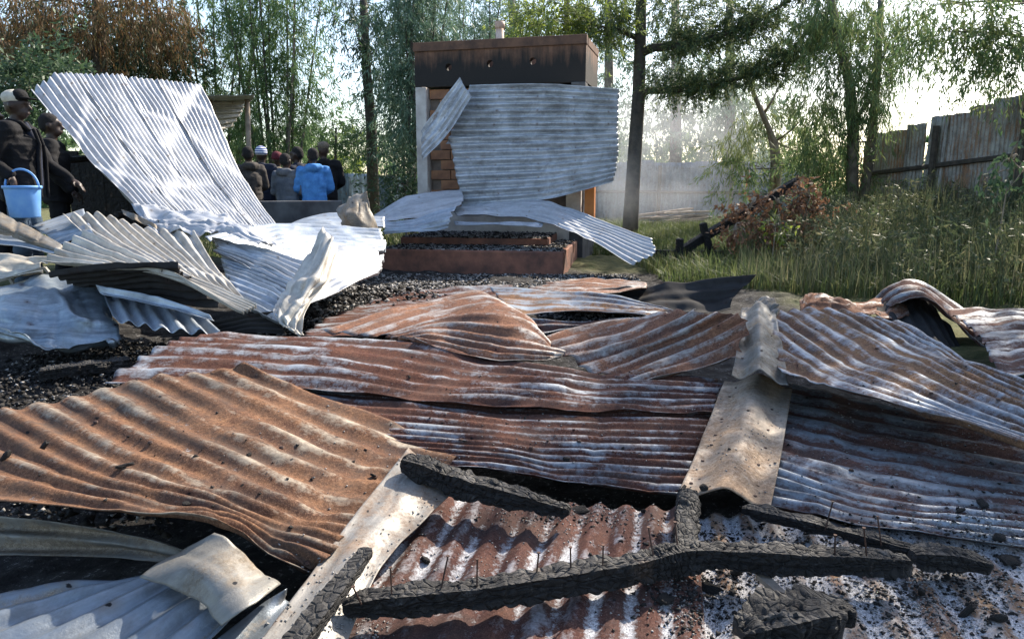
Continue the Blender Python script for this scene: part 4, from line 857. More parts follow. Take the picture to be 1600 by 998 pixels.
def yard(x, y): return (y > 9.9 - .62 * np.maximum(x - 1.2, 0)) & ~((x < 2.0) & (y < 13.5)) & (x < 9.3 - .2 * (y - 9.4))
Pg = scatter(90000, .8, 9.4, 6.8, 23, yard, .7); n = len(Pg)
blades(Pg, rnd(.08, .34, n) * (1 + .5 * (vnoise(Pg * 1.1, 9))), rnd(.003, .008, n), (.1, .9), M['l_grass'], 'grass', 'green and straw-coloured grass in the yard behind the wreck')
def wd(x, y): return yard(x, y) & (x > 2.6 + .25 * (y - 8)) & (y > 7.6) & (y < 15)
Pw = scatter(15000, 2.6, 9.4, 7.6, 15, wd, .35, 6); n = len(Pw)
blades(Pw, rnd(.4, 1.15, n) * (.5 + .5 * sstep(3.2, 6.5, Pw[:, 0])), rnd(.003, .006, n), (.05, .5), M['l_weed'], 'tall_weeds', 'tall tangled dry weeds below the right fence')
cs = [((p[0], p[1], p[2] + .3 + .5 * random.random()), (.16, .16, .24), 30) for p in Pw[::14] if p[0] > 3.6]
C, Dr = crown(cs, .5, 15, .6, .22); n = len(C)
tag(link('weed_leaves', leaf_mesh('weed_leaves', C, Dr, rnd(.04, .11, n), rnd(.010, .028, n)), M['l_weed'], None, False), 'leafy undergrowth among the tall weeds', 'weeds', None, 'stuff')
Pl = scatter(26000, -14, -1.5, 11.5, 23.5, lambda x, y: np.ones_like(x, bool), .8); n = len(Pl)
blades(Pl, rnd(.06, .25, n), rnd(.005, .011, n), (.1, .8), M['l_grass'], 'grass', 'grass behind the group of people')
b = gp(1225, 11.6)
tree('dried_shrub', 'dried reddish-brown shrub in front of the weeds', [(bez(b, D(1215, 320, 11.6), (.1, 0, 0), 5), .02, .008), (bez(b, D(1265, 310, 11.6), (.1, 0, 0), 5), .018, .007), (bez(b, D(1170, 330, 11.6), (-.1, 0, 0), 5), .018, .007)], [],
     [cl(1170, 325, 11.5, .28, .22, 420), cl(1215, 320, 11.5, .3, .26, 520), cl(1262, 310, 11.6, .28, .22, 460), cl(1195, 355, 11.4, .3, .2, 420), cl(1245, 290, 11.7, .16, .25, 240), cl(1150, 360, 11.3, .2, .2, 260), cl(1285, 330, 11.6, .2, .2, 240)],
     'l_dry', 'wood', .5, (.05, .11), (.03, .055), 12, .7, .3, cat='shrub')
for lab, px, py, d in (('yellowing low plant beside the dried shrub', 1212, 355, 11.0),):
    b = gp(px, d); tree('yellow_plant', lab, [(bez(b, D(px, py, d), (0, 0, 0), 4), .01, .005)], [], [cl(px, py, d, .16, .12, 160)], 'l_yellow', 'wood', .3, (.06, .12), (.03, .05), 10, .6, .2, cat='plant')
# thin scraggly stem by the fence, right
b = gp(1560, 8.6); tree('thin_sapling', 'thin bare-stemmed sapling in front of the fence at right', [(bez(b, D(1578, 255, 8.6), (.05, 0, .1), 6), .012, .005)], [([D(1566, 330, 8.6), D(1545, 290, 8.6)], .006, .003), ([D(1572, 300, 8.6), D(1600, 265, 8.6)], .006, .003)],
     [cl(1578, 250, 8.6, .2, .2, 150), cl(1545, 280, 8.6, .15, .15, 110), cl(1600, 270, 8.6, .15, .15, 110)], 'l_dark', 'wood', .7, (.05, .12), (.03, .05), 10, .5, .25, cat='plant')

# ------------------------------------------------------------------ timber
def beam(name, label, pts, wdt, hgt, mat='char', parent=None, cat='beam', group='charred roof timbers', rough=.012, seed=1, taper=None, steps=None, round_=.06):
    pts = [Vector(p) for p in pts]; c = np.array([tuple(p) for p in pts]); L = np.linalg.norm(np.diff(c, axis=0), axis=1).sum()
    n = steps or int(max(10, L / .006)); s = np.linspace(0, 1, n); P = interp(c, s) if len(pts) > 2 else c[0] + (c[1] - c[0]) * s[:, None]
    T = np.gradient(P, axis=0); T /= np.linalg.norm(T, axis=1, keepdims=True); up = np.array([0, 0, 1.]); X = np.cross(T, up); X /= np.linalg.norm(X, axis=1, keepdims=True) + 1e-9; U = np.cross(X, T)
    m = 40; a = np.arange(m) / m * 2 * np.pi; sq = 1 / np.maximum(np.abs(np.cos(a)), np.abs(np.sin(a))); rad = (1 - round_) * sq + round_
    ends = np.minimum(1, np.minimum(s, 1 - s) * L / .03 + .55); tp = np.ones(n) if taper is None else np.interp(s, np.linspace(0, 1, len(taper)), taper)
    V = P[:, None] + (X[:, None] * (np.cos(a) * rad * wdt / 2)[None, :, None] + U[:, None] * (np.sin(a) * rad * hgt / 2)[None, :, None]) * (ends * tp)[:, None, None]
    Nn = V - P[:, None]; Nn /= np.linalg.norm(Nn, axis=2, keepdims=True) + 1e-9
    q = V.reshape(-1, 3); sL = np.repeat(s * L, m); aa_ = np.tile(a, n)
    gq = np.stack([sL / .028 + .9 * vnoise(q * 22, seed + 5), np.floor(aa_ / (np.pi / 4)) * 3.3, 0 * sL], 1); gv = np.abs((gq[:, 0] + 7.1 * np.sin(gq[:, 1] * 12.9)) % 1 - .5)
    lg = np.abs((aa_ / (np.pi / 4) + .25 * vnoise(q * 9, seed + 6)) % 1 - .5)
    groove = -rough * .40 * (np.exp(-(gv / .10) ** 2) * (vnoise(q * 7, seed + 7) > -.25) + .6 * np.exp(-(lg / .10) ** 2))
    dsp = groove + rough * (vnoise(q * 16, seed) * .65 + vnoise(q * 45, seed + 1) * .6 + .5 * vnoise(q * 5, seed + 2)); q = q + Nn.reshape(-1, 3) * dsp[:, None]
    ii = np.arange(n * m).reshape(n, m); F = np.stack([ii[:-1], np.roll(ii, -1, 1)[:-1], np.roll(ii, -1, 1)[1:], ii[1:]], -1).reshape(-1, 4)
    V2 = np.concatenate([q, P[:1], P[-1:]]); me = mesh_np(name, V2, F)
    uvl = me.uv_layers.new(name='UVMap'); uvc = np.stack([np.repeat(s * L, m), np.tile(a / (2 * np.pi) * 2 * (wdt + hgt), n)], 1); uvl.data.foreach_set('uv', uvc[F.ravel()].astype(np.float32).ravel())
    bm = bmesh.new(); bm.from_mesh(me); bm.verts.ensure_lookup_table()
    for e0, cap in ((0, n * m), (n - 1, n * m + 1)):
        for k in range(m): bm.faces.new((bm.verts[e0 * m + k], bm.verts[e0 * m + (k + 1) % m], bm.verts[cap]))
    bmesh.ops.recalc_face_normals(bm, faces=bm.faces); bm.to_mesh(me); bm.free()
    o = link(name, me, M[mat] if isinstance(mat, str) else mat, parent); me.set_sharp_from_angle(angle=R(38))
    if parent is None: tag(o, label, cat, group)
    return o
bpy.context.view_layer.update()
BV = bvh_of(SHEETS + [gr])
def hit(px, py, up=0.0):
    r = ray(px, py).normalized(); loc, nn, i, ds = BV.ray_cast(Vector((0, 0, CAM_Z)), r)
    return (loc if loc is not None else G(px, py, .15)) + Vector((0, 0, up))
def nails(parent, pts):
    for p in pts:
        p = Vector(p); tip = p + Vector((random.uniform(-.02, .02), random.uniform(-.02, .02), random.uniform(.035, .07)))
        MB().tube([p - Vector((0, 0, .02)), tip], [.0022, .0022], 6).tube([tip, tip + Vector((0, 0, .002))], [.005, .005], 8).build('nail', M['nail'], parent)
def on(px, py, z): return G(px, py, z)
bm1 = empty('charred_beam', on(980, 920, .2), 'long charred beam with nails across the foreground', 'beam', 'charred roof timbers')
beam('timber', None, [on(535, 948, .235), on(760, 925, .235), on(980, 890, .235), on(1080, 868, .24), on(1250, 875, .235), on(1425, 880, .225)], .066, .066, parent=bm1, seed=3, rough=.012, taper=[.6, 1.05, .9, 1.05, 1, .85, 1.05, 1.0, .8, 1.05, .95, 1, .7])
nails(bm1, [on(x, y, .275) for x, y in ((564, 932), (612, 922), (688, 912), (745, 908), (838, 890), (892, 884), (942, 878), (1022, 862), (1060, 852), (1305, 856), (1355, 858))])
bm2 = empty('charred_beam', on(760, 760, .2), 'thick charred beam lying below the top of the hip cap', 'beam', 'charred roof timbers')
beam('timber', None, [on(628, 722, .34), on(740, 760, .29), on(890, 800, .25)], .072, .066, parent=bm2, seed=7, rough=.014, taper=[.75, 1.05, .9, 1.1, .85, 1, .7, .5])
beam('charred_board', 'long charred board lying on the greyish hip cap', [on(575, 858, .31), on(520, 930, .29), on(452, 1015, .27)], .055, .03, seed=9, rough=.004, cat='board', taper=[.6, 1, 1])
beam('charred_stub', 'short upright-looking charred stub below the pale ridge cap', [on(1075, 772, .27), on(1073, 815, .25), on(1072, 868, .24)], .072, .066, seed=11, rough=.010, round_=.6, taper=[.8, 1.1, .9, 1, .85])
bm3 = empty('charred_beam', on(1300, 820, .2), 'burnt-through beam right of the short stub', 'beam', 'charred roof timbers')
beam('timber', None, [on(1160, 795, .22), on(1290, 825, .21), on(1432, 862, .20)], .06, .04, parent=bm3, seed=13, rough=.012, taper=[.5, .9, .7, 1.1, .6, 1, .8, .9])
nails(bm3, [on(x, y, .235) for x, y in ((1290, 818), (1378, 842))])
beam('charred_stub', 'burnt beam end continuing right of the long beam', [on(1425, 868, .21), on(1490, 872, .20), on(1550, 885, .185)], .075, .05, seed=15, rough=.012, taper=[1, 1, .6])
beam('charred_block', 'big cracked charcoal block at the bottom edge', [on(1155, 990, .20), on(1240, 968, .21), on(1325, 955, .20)], .13, .08, seed=17, rough=.022, cat='charcoal', taper=[.5, .8, 1.1, .9, 1.05, .7, .45])
beam('wood_scrap', 'pale unburnt wood scrap beside the charcoal block', [on(1185, 895, .19), on(1230, 935, .185)], .03, .012, 'wood', seed=18, rough=.003, cat='wood scrap', group=None)
# fallen burnt post in the grass with its stubs
fp = empty('fallen_post', D(1060, 392, 11.8), 'black burnt post leaning diagonally in the grass', 'post')
beam('pole', None, [D(1058, 396, 11.6), D(1150, 340, 12.0), D(1248, 282, 12.4)], .13, .12, parent=fp, seed=21, rough=.008)
beam('stub', None, [(*D(1112, 370, 11.7).xy, .15), D(1098, 348, 11.7)], .12, .1, parent=fp, seed=22, rough=.008)
beam('stub', None, [D(1150, 330, 12.0), D(1148, 372, 11.9)], .06, .06, 'wood', parent=fp, seed=23, rough=.004)
beam('burnt_stake', 'short burnt stake standing left of the fallen post', [(*D(1062, 400, 11.4).xy, -.1), D(1062, 372, 11.4)], .12, .1, seed=24, rough=.008, cat='stake', group=None)
beam('charred_log', 'low charred log in the grass behind the arching white sheet', [D(1012, 396, 11.8), D(1130, 398, 11.8)], .12, .12, seed=25, rough=.008, cat='log', group=None)
pc = D(1052, 345, 22.4)
for i in range(18):
    rs = random.Random(90 + i); lay = i // 5; an = rs.uniform(-.35, .35) + (.5 if i % 4 == 3 else 0); ln_ = rs.uniform(1.3, 2.1); c_ = Vector((pc.x + rs.uniform(-.35, .35), 22.4 + rs.uniform(-.45, .35) * (1 - lay * .2), .06 + .13 * lay))
    dv = Vector((math.cos(an), math.sin(an), rs.uniform(-.06, .16))) * ln_ / 2
    beam('plank', 'weathered plank in the timber pile before the back fence', [c_ - dv, c_ + dv], .13, .07, 'wood', seed=30 + i, rough=.006, cat='plank', group='timber pile planks', steps=12, round_=.1)

# ------------------------------------------------------------------ charcoal and ash
def lump_mesh(seed):
    bm = bmesh.new(); bmesh.ops.create_icosphere(bm, subdivisions=2, radius=1)
    co = np.array([v.co for v in bm.verts]); n_ = .38 * vnoise(co * 1.6 + seed * 9, seed) + .2 * vnoise(co * 4 + seed, seed + 1)
    rs = random.Random(seed); sh = (rs.uniform(.8, 1.5), rs.uniform(.6, 1.0), rs.uniform(.5, .9))
    for v, k in zip(bm.verts, n_):
        c_ = v.co / max(abs(v.co.x), abs(v.co.y), abs(v.co.z)); v.co = v.co.lerp(c_, .75) * (1 + k * .8); v.co = Vector((v.co.x * sh[0], v.co.y * sh[1], v.co.z * sh[2]))
    me = bpy.data.meshes.new('charcoal_lump'); bm.to_mesh(me); bm.free(); me.materials.append(M['charbits']); return me
LM = [lump_mesh(k) for k in range(5)]
for i, (px, py, s) in enumerate(((68, 702, .024), (10, 715, .022), (195, 730, .02), (292, 790, .018), (390, 712, .014), (585, 745, .013), (665, 878, .02), (725, 690, .012), (885, 720, .025), (950, 768, .032), (1065, 770, .02), (1100, 765, .02), (905, 800, .024), (640, 590, .013),
        (1500, 800, .02), (1535, 790, .022), (1560, 845, .03), (1580, 880, .03), (1390, 905, .02), (1440, 930, .022), (1510, 960, .025), (1560, 970, .025), (1040, 940, .028), (1110, 925, .03), (1150, 900, .026), (1005, 800, .014), (1130, 790, .014), (820, 655, .01), (1480, 905, .016))):
    o = bpy.data.objects.new('charcoal_lump', LM[i % 5]); COL.objects.link(o); o.location = hit(px, py, s * .35); o.scale = (s * .62 * random.uniform(.8, 1.5), s * .62, s * .5); o.rotation_euler = (random.random(), random.random(), random.random() * 6)
    tag(o, 'small black charcoal lump lying on the fallen roof sheets', 'charcoal', 'charcoal lumps on the sheets')
def spray(regions):
    pts = []
    for px, py, sxp, syp, n in regions:
        for k in range(n):
            x = random.gauss(px, sxp); y = random.gauss(py, syp)
            if y < 445 or y > 1015 or x < -20 or x > 1620: continue
            pts.append(tuple(hit(x, y, .002)))
    return pts
AR = [(1350, 930, 120, 40, 2600), (1500, 900, 90, 60, 2400), (1110, 930, 50, 40, 1400), (1250, 850, 90, 18, 900), (900, 800, 70, 14, 600), (1530, 830, 60, 25, 900), (540, 960, 40, 40, 700), (760, 850, 130, 50, 500), (1300, 700, 150, 50, 700), (800, 680, 200, 50, 500)]
scatter_bits('ash_flakes', spray(AR), (.0008, .0045), M['ashflake'], 'pale ash flakes strewn over the foreground sheets', None, .5)
AR2 = [(1350, 930, 140, 40, 900), (1500, 900, 90, 60, 800), (1110, 920, 60, 40, 900), (1250, 850, 110, 20, 700), (900, 800, 60, 14, 250), (1080, 860, 40, 20, 300), (200, 720, 150, 50, 50), (700, 700, 260, 60, 70), (1350, 650, 160, 60, 90)]
scatter_bits('charcoal_crumbs', spray(AR2), (.001, .008), M['charbits'], 'black charcoal crumbs strewn over the foreground sheets', None, .6)
# rubble heap between heap of sheets and red step, and burnt ground at left
n = 22000; x = rnd(-2.4, 1.7, n); y = rnd(5.6, 10.4, n); hh = .22 * np.exp(-((x + 1.3) / .9) ** 2 - ((y - 7.4) / 1.0) ** 2) * rng.random(n)
scatter_bits('charcoal_rubble', np.stack([x, y, hh + .01], 1)[:9000], (.006, .038), M['charbits'], 'charcoal rubble on the ground before the red step', None, .7)
scatter_bits('ash_rubble', np.stack([x, y, hh + .015], 1)[9000:], (.004, .026), M['ashflake'], 'grey ash lumps on the ground before the red step', None, .6)
n = 12000; x = rnd(-3.4, -1.2, n); y = rnd(2.4, 5.6, n)
scatter_bits('charcoal_rubble', np.stack([x, y, .02 + .07 * rng.random(n)], 1)[:8000], (.003, .022), M['charbits'], 'charcoal rubble on the ground left of the orange sheet', None, .7)
scatter_bits('ash_rubble', np.stack([x, y, .02 + .07 * rng.random(n)], 1)[8000:], (.002, .012), M['ashflake'], 'ash lumps on the ground left of the orange sheet', None, .6)
beam('charred_log', 'flaky grey charred log lying left of the orange sheet', [G(60, 585, .12), G(130, 575, .13), G(205, 566, .12)], .12, .07, seed=41, rough=.015, cat='log', group=None)

# nail holes in ridge caps and sheets (rust ringed bolts)
for ob, lst in ((capA, ((1140, 620), (1128, 655), (1118, 680), (1112, 695), (1098, 720), (1206, 640), (1200, 672), (1196, 700), (1185, 726), (1080, 755), (1180, 775), (1150, 606))), (capB, ((1165, 520), (1205, 525), (1160, 560), (1215, 560), (1190, 548)))):
    for px, py in lst:
        p = hit(px, py, .001); MB().tube([p, p + Vector((0, 0, .003))], [.007, .0055], 9).build('nail_head', M['nail'], ob)
for ob, lst in ((SHEETS[0], ((235, 692), (480, 880), (150, 660), (585, 745), (440, 700))), (SHEETS[3], ((1330, 735), (1420, 700), (1300, 690))), (SHEETS[4], ((1275, 515), (1370, 545), (1455, 615), (1560, 625))), (SHEETS[1], ((905, 690), (720, 688), (1000, 712), (830, 700)))):
    for px, py in lst:
        p = hit(px, py, .001); MB().tube([p, p + Vector((0, 0, .006))], [.010, .006], 9).build('nail_head', M['nail'], ob)

# ------------------------------------------------------------------ people
def cloth(name, c, rough=.85, c2=None, sc_=14):
    return mat_plain(name, c, c2 or tuple(x * .7 for x in c), sc_, rough, .25, spec=.2)
SKIN = mat_plain('dark brown skin', (.04, .022, .016), (.028, .016, .012), 9, .5, .05, spec=.4)
_ib = bmesh.new(); bmesh.ops.create_icosphere(_ib, subdivisions=2, radius=1); _ib.verts.ensure_lookup_table()
ICV = np.array([v.co for v in _ib.verts]); ICF = np.array([[v.index for v in f.verts] for f in _ib.faces]); _ib.free()
TMP = bpy.data.scenes.new('workshop')
def blobs_mesh(name, chains, voxel, wrinkle=0.0, seed=0, smooth=3):
    VV, FF, nv = [], [], 0
    for ch in chains:
        ch = [(Vector(p), (r if isinstance(r, tuple) else (r, r, r))) for p, r in ch]
        for i in range(len(ch)):
            p, r = ch[i]
            if i + 1 < len(ch):
                p2, r2 = ch[i + 1]; k = max(2, int((p2 - p).length / (min(min(r), min(r2)) * .45)) + 1)
            else: p2, r2, k = p, r, 1
            for j in range(k):
                s = j / k; c = p.lerp(p2, s); rr = [a + (b - a) * s for a, b in zip(r, r2)]
                VV.append(ICV * np.array(rr) + np.array(c)); FF.append(ICF + nv); nv += len(ICV)
    me = mesh_np(name, np.concatenate(VV), np.concatenate(FF))
    o = bpy.data.objects.new('temporary', me); TMP.collection.objects.link(o)
    m = o.modifiers.new('r', 'REMESH'); m.mode = 'VOXEL'; m.voxel_size = voxel
    s_ = o.modifiers.new('s', 'SMOOTH'); s_.factor = .5; s_.iterations = smooth
    TMP.view_layers[0].update(); dg = TMP.view_layers[0].depsgraph; out = bpy.data.meshes.new_from_object(o.evaluated_get(dg)); out.name = name
    bpy.data.objects.remove(o); bpy.data.meshes.remove(me)
    if wrinkle:
        n = len(out.vertices); co = np.empty(n * 3, np.float32); out.vertices.foreach_get('co', co); co = co.reshape(-1, 3)
        nn = np.empty(n * 3, np.float32); out.vertices.foreach_get('normal', nn); nn = nn.reshape(-1, 3)
        h = wrinkle * (vnoise(co * np.array([7, 7, 13]), seed) + .6 * (1 - 2 * np.abs(vnoise(co * np.array([9, 9, 17]) + 5, seed + 1))))
        out.vertices.foreach_set('co', (co + nn * h[:, None]).astype(np.float32).ravel()); out.update()
    return out
def hand(w, fwd, side, grip=False, s=1.0):
    """palm, four bent fingers of different lengths and a thumb from the palm's side"""
    w = Vector(w); f = Vector(fwd).normalized(); sd = Vector(side).normalized(); n = f.cross(sd).normalized()
    out = [[(w, .024 * s), (w + f * .05 * s, (.030 * s, .030 * s, .030 * s)), (w + f * .08 * s, .026 * s)]]
    for k, (o_, l) in enumerate(((-.030, .062), (-.010, .072), (.010, .068), (.028, .052))):
        b0 = w + f * .085 * s + sd * o_ * s; cv = 1.0 if grip else .35
        b1 = b0 + (f - n * cv * .5).normalized() * l * .5 * s; b2 = b1 + (f * (1 - cv * .9) - n * cv).normalized() * l * .5 * s
        out.append([(b0, .0095 * s), (b1, .009 * s), (b2, .0075 * s)])
    t0 = w + f * .03 * s - sd * .028 * s; t1 = t0 + (f * .6 - sd * .7 - n * .3) * .035 * s; out.append([(t0, .011 * s), (t1, .010 * s), (t1 + (f - n * .5) * .028 * s, .008 * s)])
    return out
def person(label, loc, heading, top, jacket, trousers, hat=None, hatcol=None, armR=None, armL=None, headyaw=0.0, voxel=.014, hood=False, hair=None, lean=0.0, gripR=False, group='group of onlookers', jacket2=None, shirt=None, stout=1.0, collar=False):
    S_ = top / 1.72; loc = Vector(loc); e = empty('person', loc, label, 'person', group)
    Rz = Matrix.Rotation(heading, 3, 'Z'); HY = Matrix.Rotation(headyaw, 3, 'Z')
    def Tm(me):
        n = len(me.vertices); co = np.empty(n * 3, np.float32); me.vertices.foreach_get('co', co); co = co.reshape(-1, 3).copy()
        co[:, 1] += lean * np.clip(co[:, 2] - .9, 0, 1); co = co * S_ @ np.array(Rz).T + np.array(loc); me.vertices.foreach_set('co', co.astype(np.float32).ravel()); me.update(); return me
    hp = lambda p: tuple(HY @ Vector(p))
    aR = armR or ((.23, -.04, 1.13), (.22, .12, .93)); aL = armL or ((-.23, -.04, 1.13), (-.22, .12, .93))
    k = stout
    head = [[(hp((0, 0, 1.61)), (.076, .093, .108))], [(hp((0, .045, 1.545)), (.055, .055, .06))], [(hp((0, .10, 1.60)), .012), (hp((0, .116, 1.575)), .016)],
            [(hp((-.03, .088, 1.625)), .018), (hp((.03, .088, 1.625)), .018)], [(hp((-.02, .098, 1.538)), .011), (hp((.02, .098, 1.538)), .011)], [(hp((.079, -.005, 1.595)), (.014, .022, .032))], [(hp((-.079, -.005, 1.595)), (.014, .022, .032))], [((0, -.01, 1.40), .056), ((0, .005, 1.54), .05)]]
    tors = [[((0, 0, .93), (.15, .10, .09)), ((0, 0, 1.10), (.135, .095, .1)), ((0, 0, 1.27), (.16, .11, .12))], [((-.165, 0, 1.39), .06), ((.165, 0, 1.39), .06)]]
    arms = []
    for sgn, (el, wr), gr_ in ((1, aR, gripR), (-1, aL, False)):
        sh = Vector((.185 * sgn, 0, 1.385)); el, wr = Vector(el), Vector(wr); arms.append([(sh, .05), (el, .038), (wr, .027)])
        f = (wr - el).normalized(); arms += hand(wr, f if not gr_ else Vector((0, .3, -1)), Vector((0, 1, 0)).cross(f) if abs(f.y) < .9 else Vector((1, 0, 0)), gr_)
    legs = []
    for sgn in (1, -1):
        legs += [[((.09 * sgn, 0, .90), .08), ((.10 * sgn, .02, .49), .058), ((.10 * sgn, -.02, .09), .042)], [((.10 * sgn, -.04, .045), .04), ((.105 * sgn, .12, .035), .033)]]
    link('body', Tm(blobs_mesh('body', head + tors + arms + legs, voxel)), SKIN, e)
    jk = [[((0, 0, .84), (.175 * k, .13 * k, .06)), ((0, 0, .98), (.172 * k, .13 * k, .1)), ((0, 0, 1.12), (.165 * k, .125 * k, .1)), ((0, 0, 1.27), (.185 * k, .135 * k, .12))], [((-.17, -.005, 1.38), .085), ((.17, -.005, 1.38), .085)], [((0, -.02, 1.42), (.10, .085, .05)), ((0, -.02, 1.46), (.075, .07, .03))]]
    for sgn, (el, wr) in ((1, aR), (-1, aL)):
        el, wr = Vector(el), Vector(wr); jk.append([(Vector((.185 * sgn, 0, 1.385)), .078), (el, .062), (el.lerp(wr, .93), .046)])
    if hood: jk.append([((-.08, -.07, 1.44), .05), ((0, -.115, 1.43), .065), ((.08, -.07, 1.44), .05)])
    link('jacket', Tm(blobs_mesh('jacket', jk, voxel, .011, 3)), jacket, e)
    if collar:
        cc = [[((.03 * sg + .035 * sg * (z < 1.2), .128 * k + .03 - .06 * max(0, z - 1.3) / .15, z), .016) for z in (.84, 1.0, 1.15, 1.28, 1.40)] for sg in (1, -1)]
        cc += [[((.085 * sg, -.03, 1.475), .02), ((.06 * sg, .06, 1.455), .02), ((.025 * sg, .10, 1.40), .02)] for sg in (1, -1)]
        link('jacket_front_edge', Tm(blobs_mesh('jacket_front_edge', cc, .008, .002)), jacket, e)
        link('shirt_front', Tm(blobs_mesh('shirt_front', [[((0, .105 * k + .035, .95), (.035, .02, .06)), ((0, .105 * k + .035, 1.25), (.035, .02, .06)), ((0, .075, 1.43), (.035, .02, .04))]], .008)), NAVY, e)
    if shirt: link('shirt_front', Tm(blobs_mesh('shirt_front', [[((0, .105, 1.25), (.05, .035, .1)), ((0, .07, 1.42), (.045, .03, .06))]], voxel)), shirt, e)
    tr = [[((0, 0, .92), (.158, .112, .07))]]
    for sgn in (1, -1): tr.append([((.09 * sgn, 0, .88), .092), ((.10 * sgn, .02, .49), .075), ((.10 * sgn, -.02, .10), .064)])
    link('trousers', Tm(blobs_mesh('trousers', tr, voxel, .008, 5)), trousers, e)
    for sgn in (1, -1): link('shoe', Tm(blobs_mesh('shoe', [[((.10 * sgn, -.05, .05), (.045, .05, .05)), ((.105 * sgn, .13, .04), (.043, .05, .036))]], voxel)), BLK, e)
    if hair: link('hair', Tm(blobs_mesh('hair', [[(hp((0, -.02, 1.645)), (.083, .095, .083))], [(hp((0, -.05, 1.60)), (.075, .06, .07))]], voxel, .005, 2)), hair, e)
    if hat == 'beanie': link('beanie', Tm(blobs_mesh('beanie', [[(hp((0, -.012, 1.655)), (.09, .105, .085))], [(hp((0, -.015, 1.625)), (.092, .107, .04))]], voxel, .003, 2)), hatcol, e)
    if hat == 'cap':
        cp_ = link('cap', Tm(blobs_mesh('cap', [[(hp((0, -.01, 1.665)), (.088, .103, .07))]], min(voxel, .01), 0)), hatcol[0], e)
        link('brim', Tm(blobs_mesh('brim', [[(hp((-.045, .09, 1.66)), (.035, .045, .008)), (hp((.045, .09, 1.66)), (.035, .045, .008))], [(hp((0, .135, 1.655)), (.05, .035, .008))]], .006)), hatcol[1], cp_)
        if len(hatcol) > 2: link('cap_front', Tm(blobs_mesh('cap_front', [[(hp((0, .035, 1.675)), (.082, .066, .066))]], .008)), hatcol[1], cp_)
    if voxel < .012:
        for sgn in (1, -1):
            p = loc + Rz @ (Vector(hp((.03 * sgn, .092, 1.607))) * S_); bm = bmesh.new(); bmesh.ops.create_uvsphere(bm, u_segments=10, v_segments=8, radius=.011, matrix=Matrix.Translation(p)); me = bpy.data.meshes.new('eye'); bm.to_mesh(me); bm.free(); link('eye', me, EYE, e)
    return e
BLK = cloth('black cloth', (.009, .009, .011)); EYE = mat_plain('eye', (.35, .32, .3), (.3, .28, .26), 5, .3, 0)
BLKHAIR = mat_plain('black hair', (.012, .011, .011), (.02, .018, .018), 30, .9, .6)
def base(px, d): p = D(px, 300, d); return Vector((p.x, p.y, gz(p.x, p.y)))
def ptop(py, d, b): return 1.25 + (HOR - py) / FOC * d - b.z
JK1 = cloth('charcoal jacket', (.009, .009, .011)); JEAN = cloth('faded jeans', (.06, .09, .13)); NAVY = cloth('navy jacket', (.025, .032, .055)); GREY = cloth('grey taupe jacket', (.075, .066, .06), c2=(.04, .036, .034)); LGREY = cloth('grey jacket', (.13, .14, .16), c2=(.06, .07, .09), sc_=6)
BLUE = cloth('bright blue hoodie', (.08, .25, .56), c2=(.05, .17, .42)); MAR = cloth('maroon knit', (.12, .025, .035)); BEIGE = cloth('beige cloth', (.3, .26, .2)); CREAM = cloth('cream cap cloth', (.55, .52, .45)); TAUPE = cloth('taupe cap cloth', (.16, .13, .1))
t = NT('white and blue striped knit'); wv = t.n('ShaderNodeTexWave', bands_direction='Z'); t.set(wv.inputs[0], t.obj()); wv.inputs['Scale'].default_value = 9; t.bsdf(t.mix(t.rng(wv.outputs[1], .4, .6), (.04, .07, .25), (.7, .72, .75)), .9); STRIPE = t.m
t = NT('black and white print'); t.bsdf(t.mix(t.rng(t.noise(t.obj(), 16, 3), .50, .54), (.015, .015, .02), (.55, .53, .5)), .9); PRINT = t.m
NAVY = cloth('navy shirt', (.02, .025, .045))
b = base(33, 6.6); person('man in charcoal jacket and cream-black cap holding the blue bucket', b, R(-82), ptop(150, 6.6, b), JK1, JEAN, 'cap', (CREAM, BLK, 1), armR=((.24, -.10, 1.13), (.26, .05, 1.02)), armL=((-.22, .12, 1.12), (-.20, .33, .98)), voxel=.009, gripR=True, group='people at the left', lean=.05, stout=1.22, collar=True)
b = base(90, 7.5); person('man in black half hidden behind the leaning roof section', b, R(-70), ptop(183, 7.5, b), BLK, BLK, hair=BLKHAIR, voxel=.012, group='people at the left', stout=1.1, armR=((.26, .02, 1.13), (.22, .16, .95)))
b = base(2, 7.9); person('bald man mostly hidden behind the man with the bucket', b, R(-80), ptop(173, 7.9, b), BLK, BLK, voxel=.012, group='people at the left')
FG = [(391, 11.2, 232, 40, GREY, BLK, None, None, True, BLKHAIR, 'onlooker in grey-brown hooded jacket, leftmost of the group', -.5),
      (412, 11.9, 232, -20, NAVY, BLK, 'beanie', STRIPE, False, None, 'onlooker in navy with a white and blue striped beanie', .3),
      (436, 12.3, 240, -10, BEIGE, BLK, 'beanie', MAR, False, None, 'onlooker with a maroon beanie in the middle of the group', .2),
      (449, 11.1, 242, -15, LGREY, NAVY, None, None, True, BLKHAIR, 'onlooker in patterned grey jacket seen from behind', 0),
      (466, 12.0, 232, 60, NAVY, BLK, None, None, False, BLKHAIR, 'bare-headed onlooker in navy looking left', .4),
      (491, 11.1, 234, 20, BLUE, PRINT, None, None, True, BLKHAIR, 'onlooker in bright blue hoodie and patterned black-white trousers', .2),
      (508, 11.9, 225, 15, BLK, BLK, 'cap', (TAUPE, TAUPE), False, None, 'onlooker in black jacket and taupe cap, rightmost of the group', .5)]
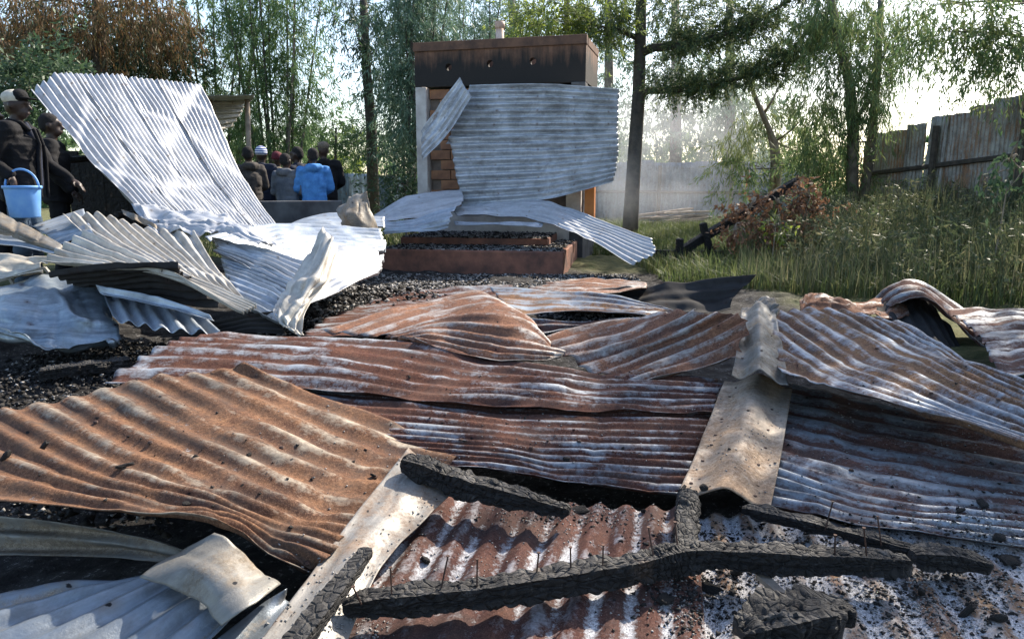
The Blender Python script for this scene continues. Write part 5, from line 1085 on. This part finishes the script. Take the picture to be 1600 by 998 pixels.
for px, d, ty, hd, jk, trz, hat, hc, hood, hair, lab, hy in FG:
    b = base(px, d); person(lab, b, R(hd), ptop(ty, d, b), jk, trz, hat, hc, armR=((.25, .02, 1.13), (.14, .22, 1.05)), armL=((-.25, .02, 1.13), (-.16, .2, 1.0)), headyaw=hy, hood=hood, hair=hair, voxel=.016, stout=1.12)
bpy.data.scenes.remove(TMP)
# bucket
bc = D(40, 340, 6.33); bk = empty('bucket', bc, 'light blue plastic bucket held by the man in the cap', 'bucket'); zt = .265; bm = bmesh.new()
def lathe(prof, seg=36):
    mb = MB()
    for r, z in prof:
        for k in range(seg): a = 2 * math.pi * k / seg; mb.v.append(tuple(bc + Vector((r * math.cos(a), r * math.sin(a), z))))
    for i in range(len(prof) - 1):
        for k in range(seg): mb.f.append((i * seg + k, i * seg + (k + 1) % seg, (i + 1) * seg + (k + 1) % seg, (i + 1) * seg + k))
    return mb
bm.free()
lathe([(.0, .004), (.106, .0), (.112, .01), (.134, zt - .03), (.134, zt - .002), (.130, zt), (.128, zt - .03), (.106, .012), (.0, .012)]).build('shell', M['blue'], bk, True)
lathe([(.135, zt - .024), (.146, zt - .022), (.147, zt - .004), (.143, zt + .002), (.133, zt + .001)]).build('rim', M['blue'], bk, True)
hd_ = [bc + Vector((.142 * math.cos(a) , -.06 * math.sin(a) * 0 , zt - .012 + .15 * math.sin(a))) for a in np.linspace(0, math.pi, 15)]
MB().tube(hd_, [.009] * 15, 8).build('handle', M['blue'], bk, True)
for s_ in (1, -1): MB().tube([bc + Vector((s_ * .135, 0, zt - .012)), bc + Vector((s_ * .158, 0, zt - .012))], [.014, .012], 10).build('handle_lug', M['blue'], bk, True)

# ------------------------------------------------------------------ smoke drifting right of the block
def puff(c, r, dens, scale, seed):
    bm = bmesh.new(); bmesh.ops.create_icosphere(bm, subdivisions=3, radius=1); me = bpy.data.meshes.new('smoke'); bm.to_mesh(me); bm.free()
    o = bpy.data.objects.new('smoke', me); COL.objects.link(o); o.location = c; o.scale = r
    t = NT('smoke %d' % seed); ob = t.obj(); ln = t.n('ShaderNodeVectorMath', operation='LENGTH'); t.set(ln.inputs[0], ob)
    fall = t.rng(ln.outputs['Value'], 1.0, .25); nz = t.rng(t.noise(t.map(ob, loc=(seed, 0, 0)), scale, 4, .55, .6), .40, .75)
    v = t.n('ShaderNodeVolumePrincipled'); v.inputs['Color'].default_value = (.93, .95, 1, 1); v.inputs['Anisotropy'].default_value = .3
    t.set(v.inputs['Density'], t.math('MULTIPLY', t.math('MULTIPLY', fall, nz), dens)); t.t.links.new(v.outputs[0], t.out.inputs['Volume']); me.materials.append(t.m)
    return tag(o, 'thin blue-white smoke drifting right of the burnt block', None, None, 'stuff')
puff(D(1030, 235, 22.0), (4.4, 2.2, 3.4), .24, 1.9, 1)
puff(D(965, 265, 16.2), (.8, 1.0, 1.6), .35, 1.4, 4)
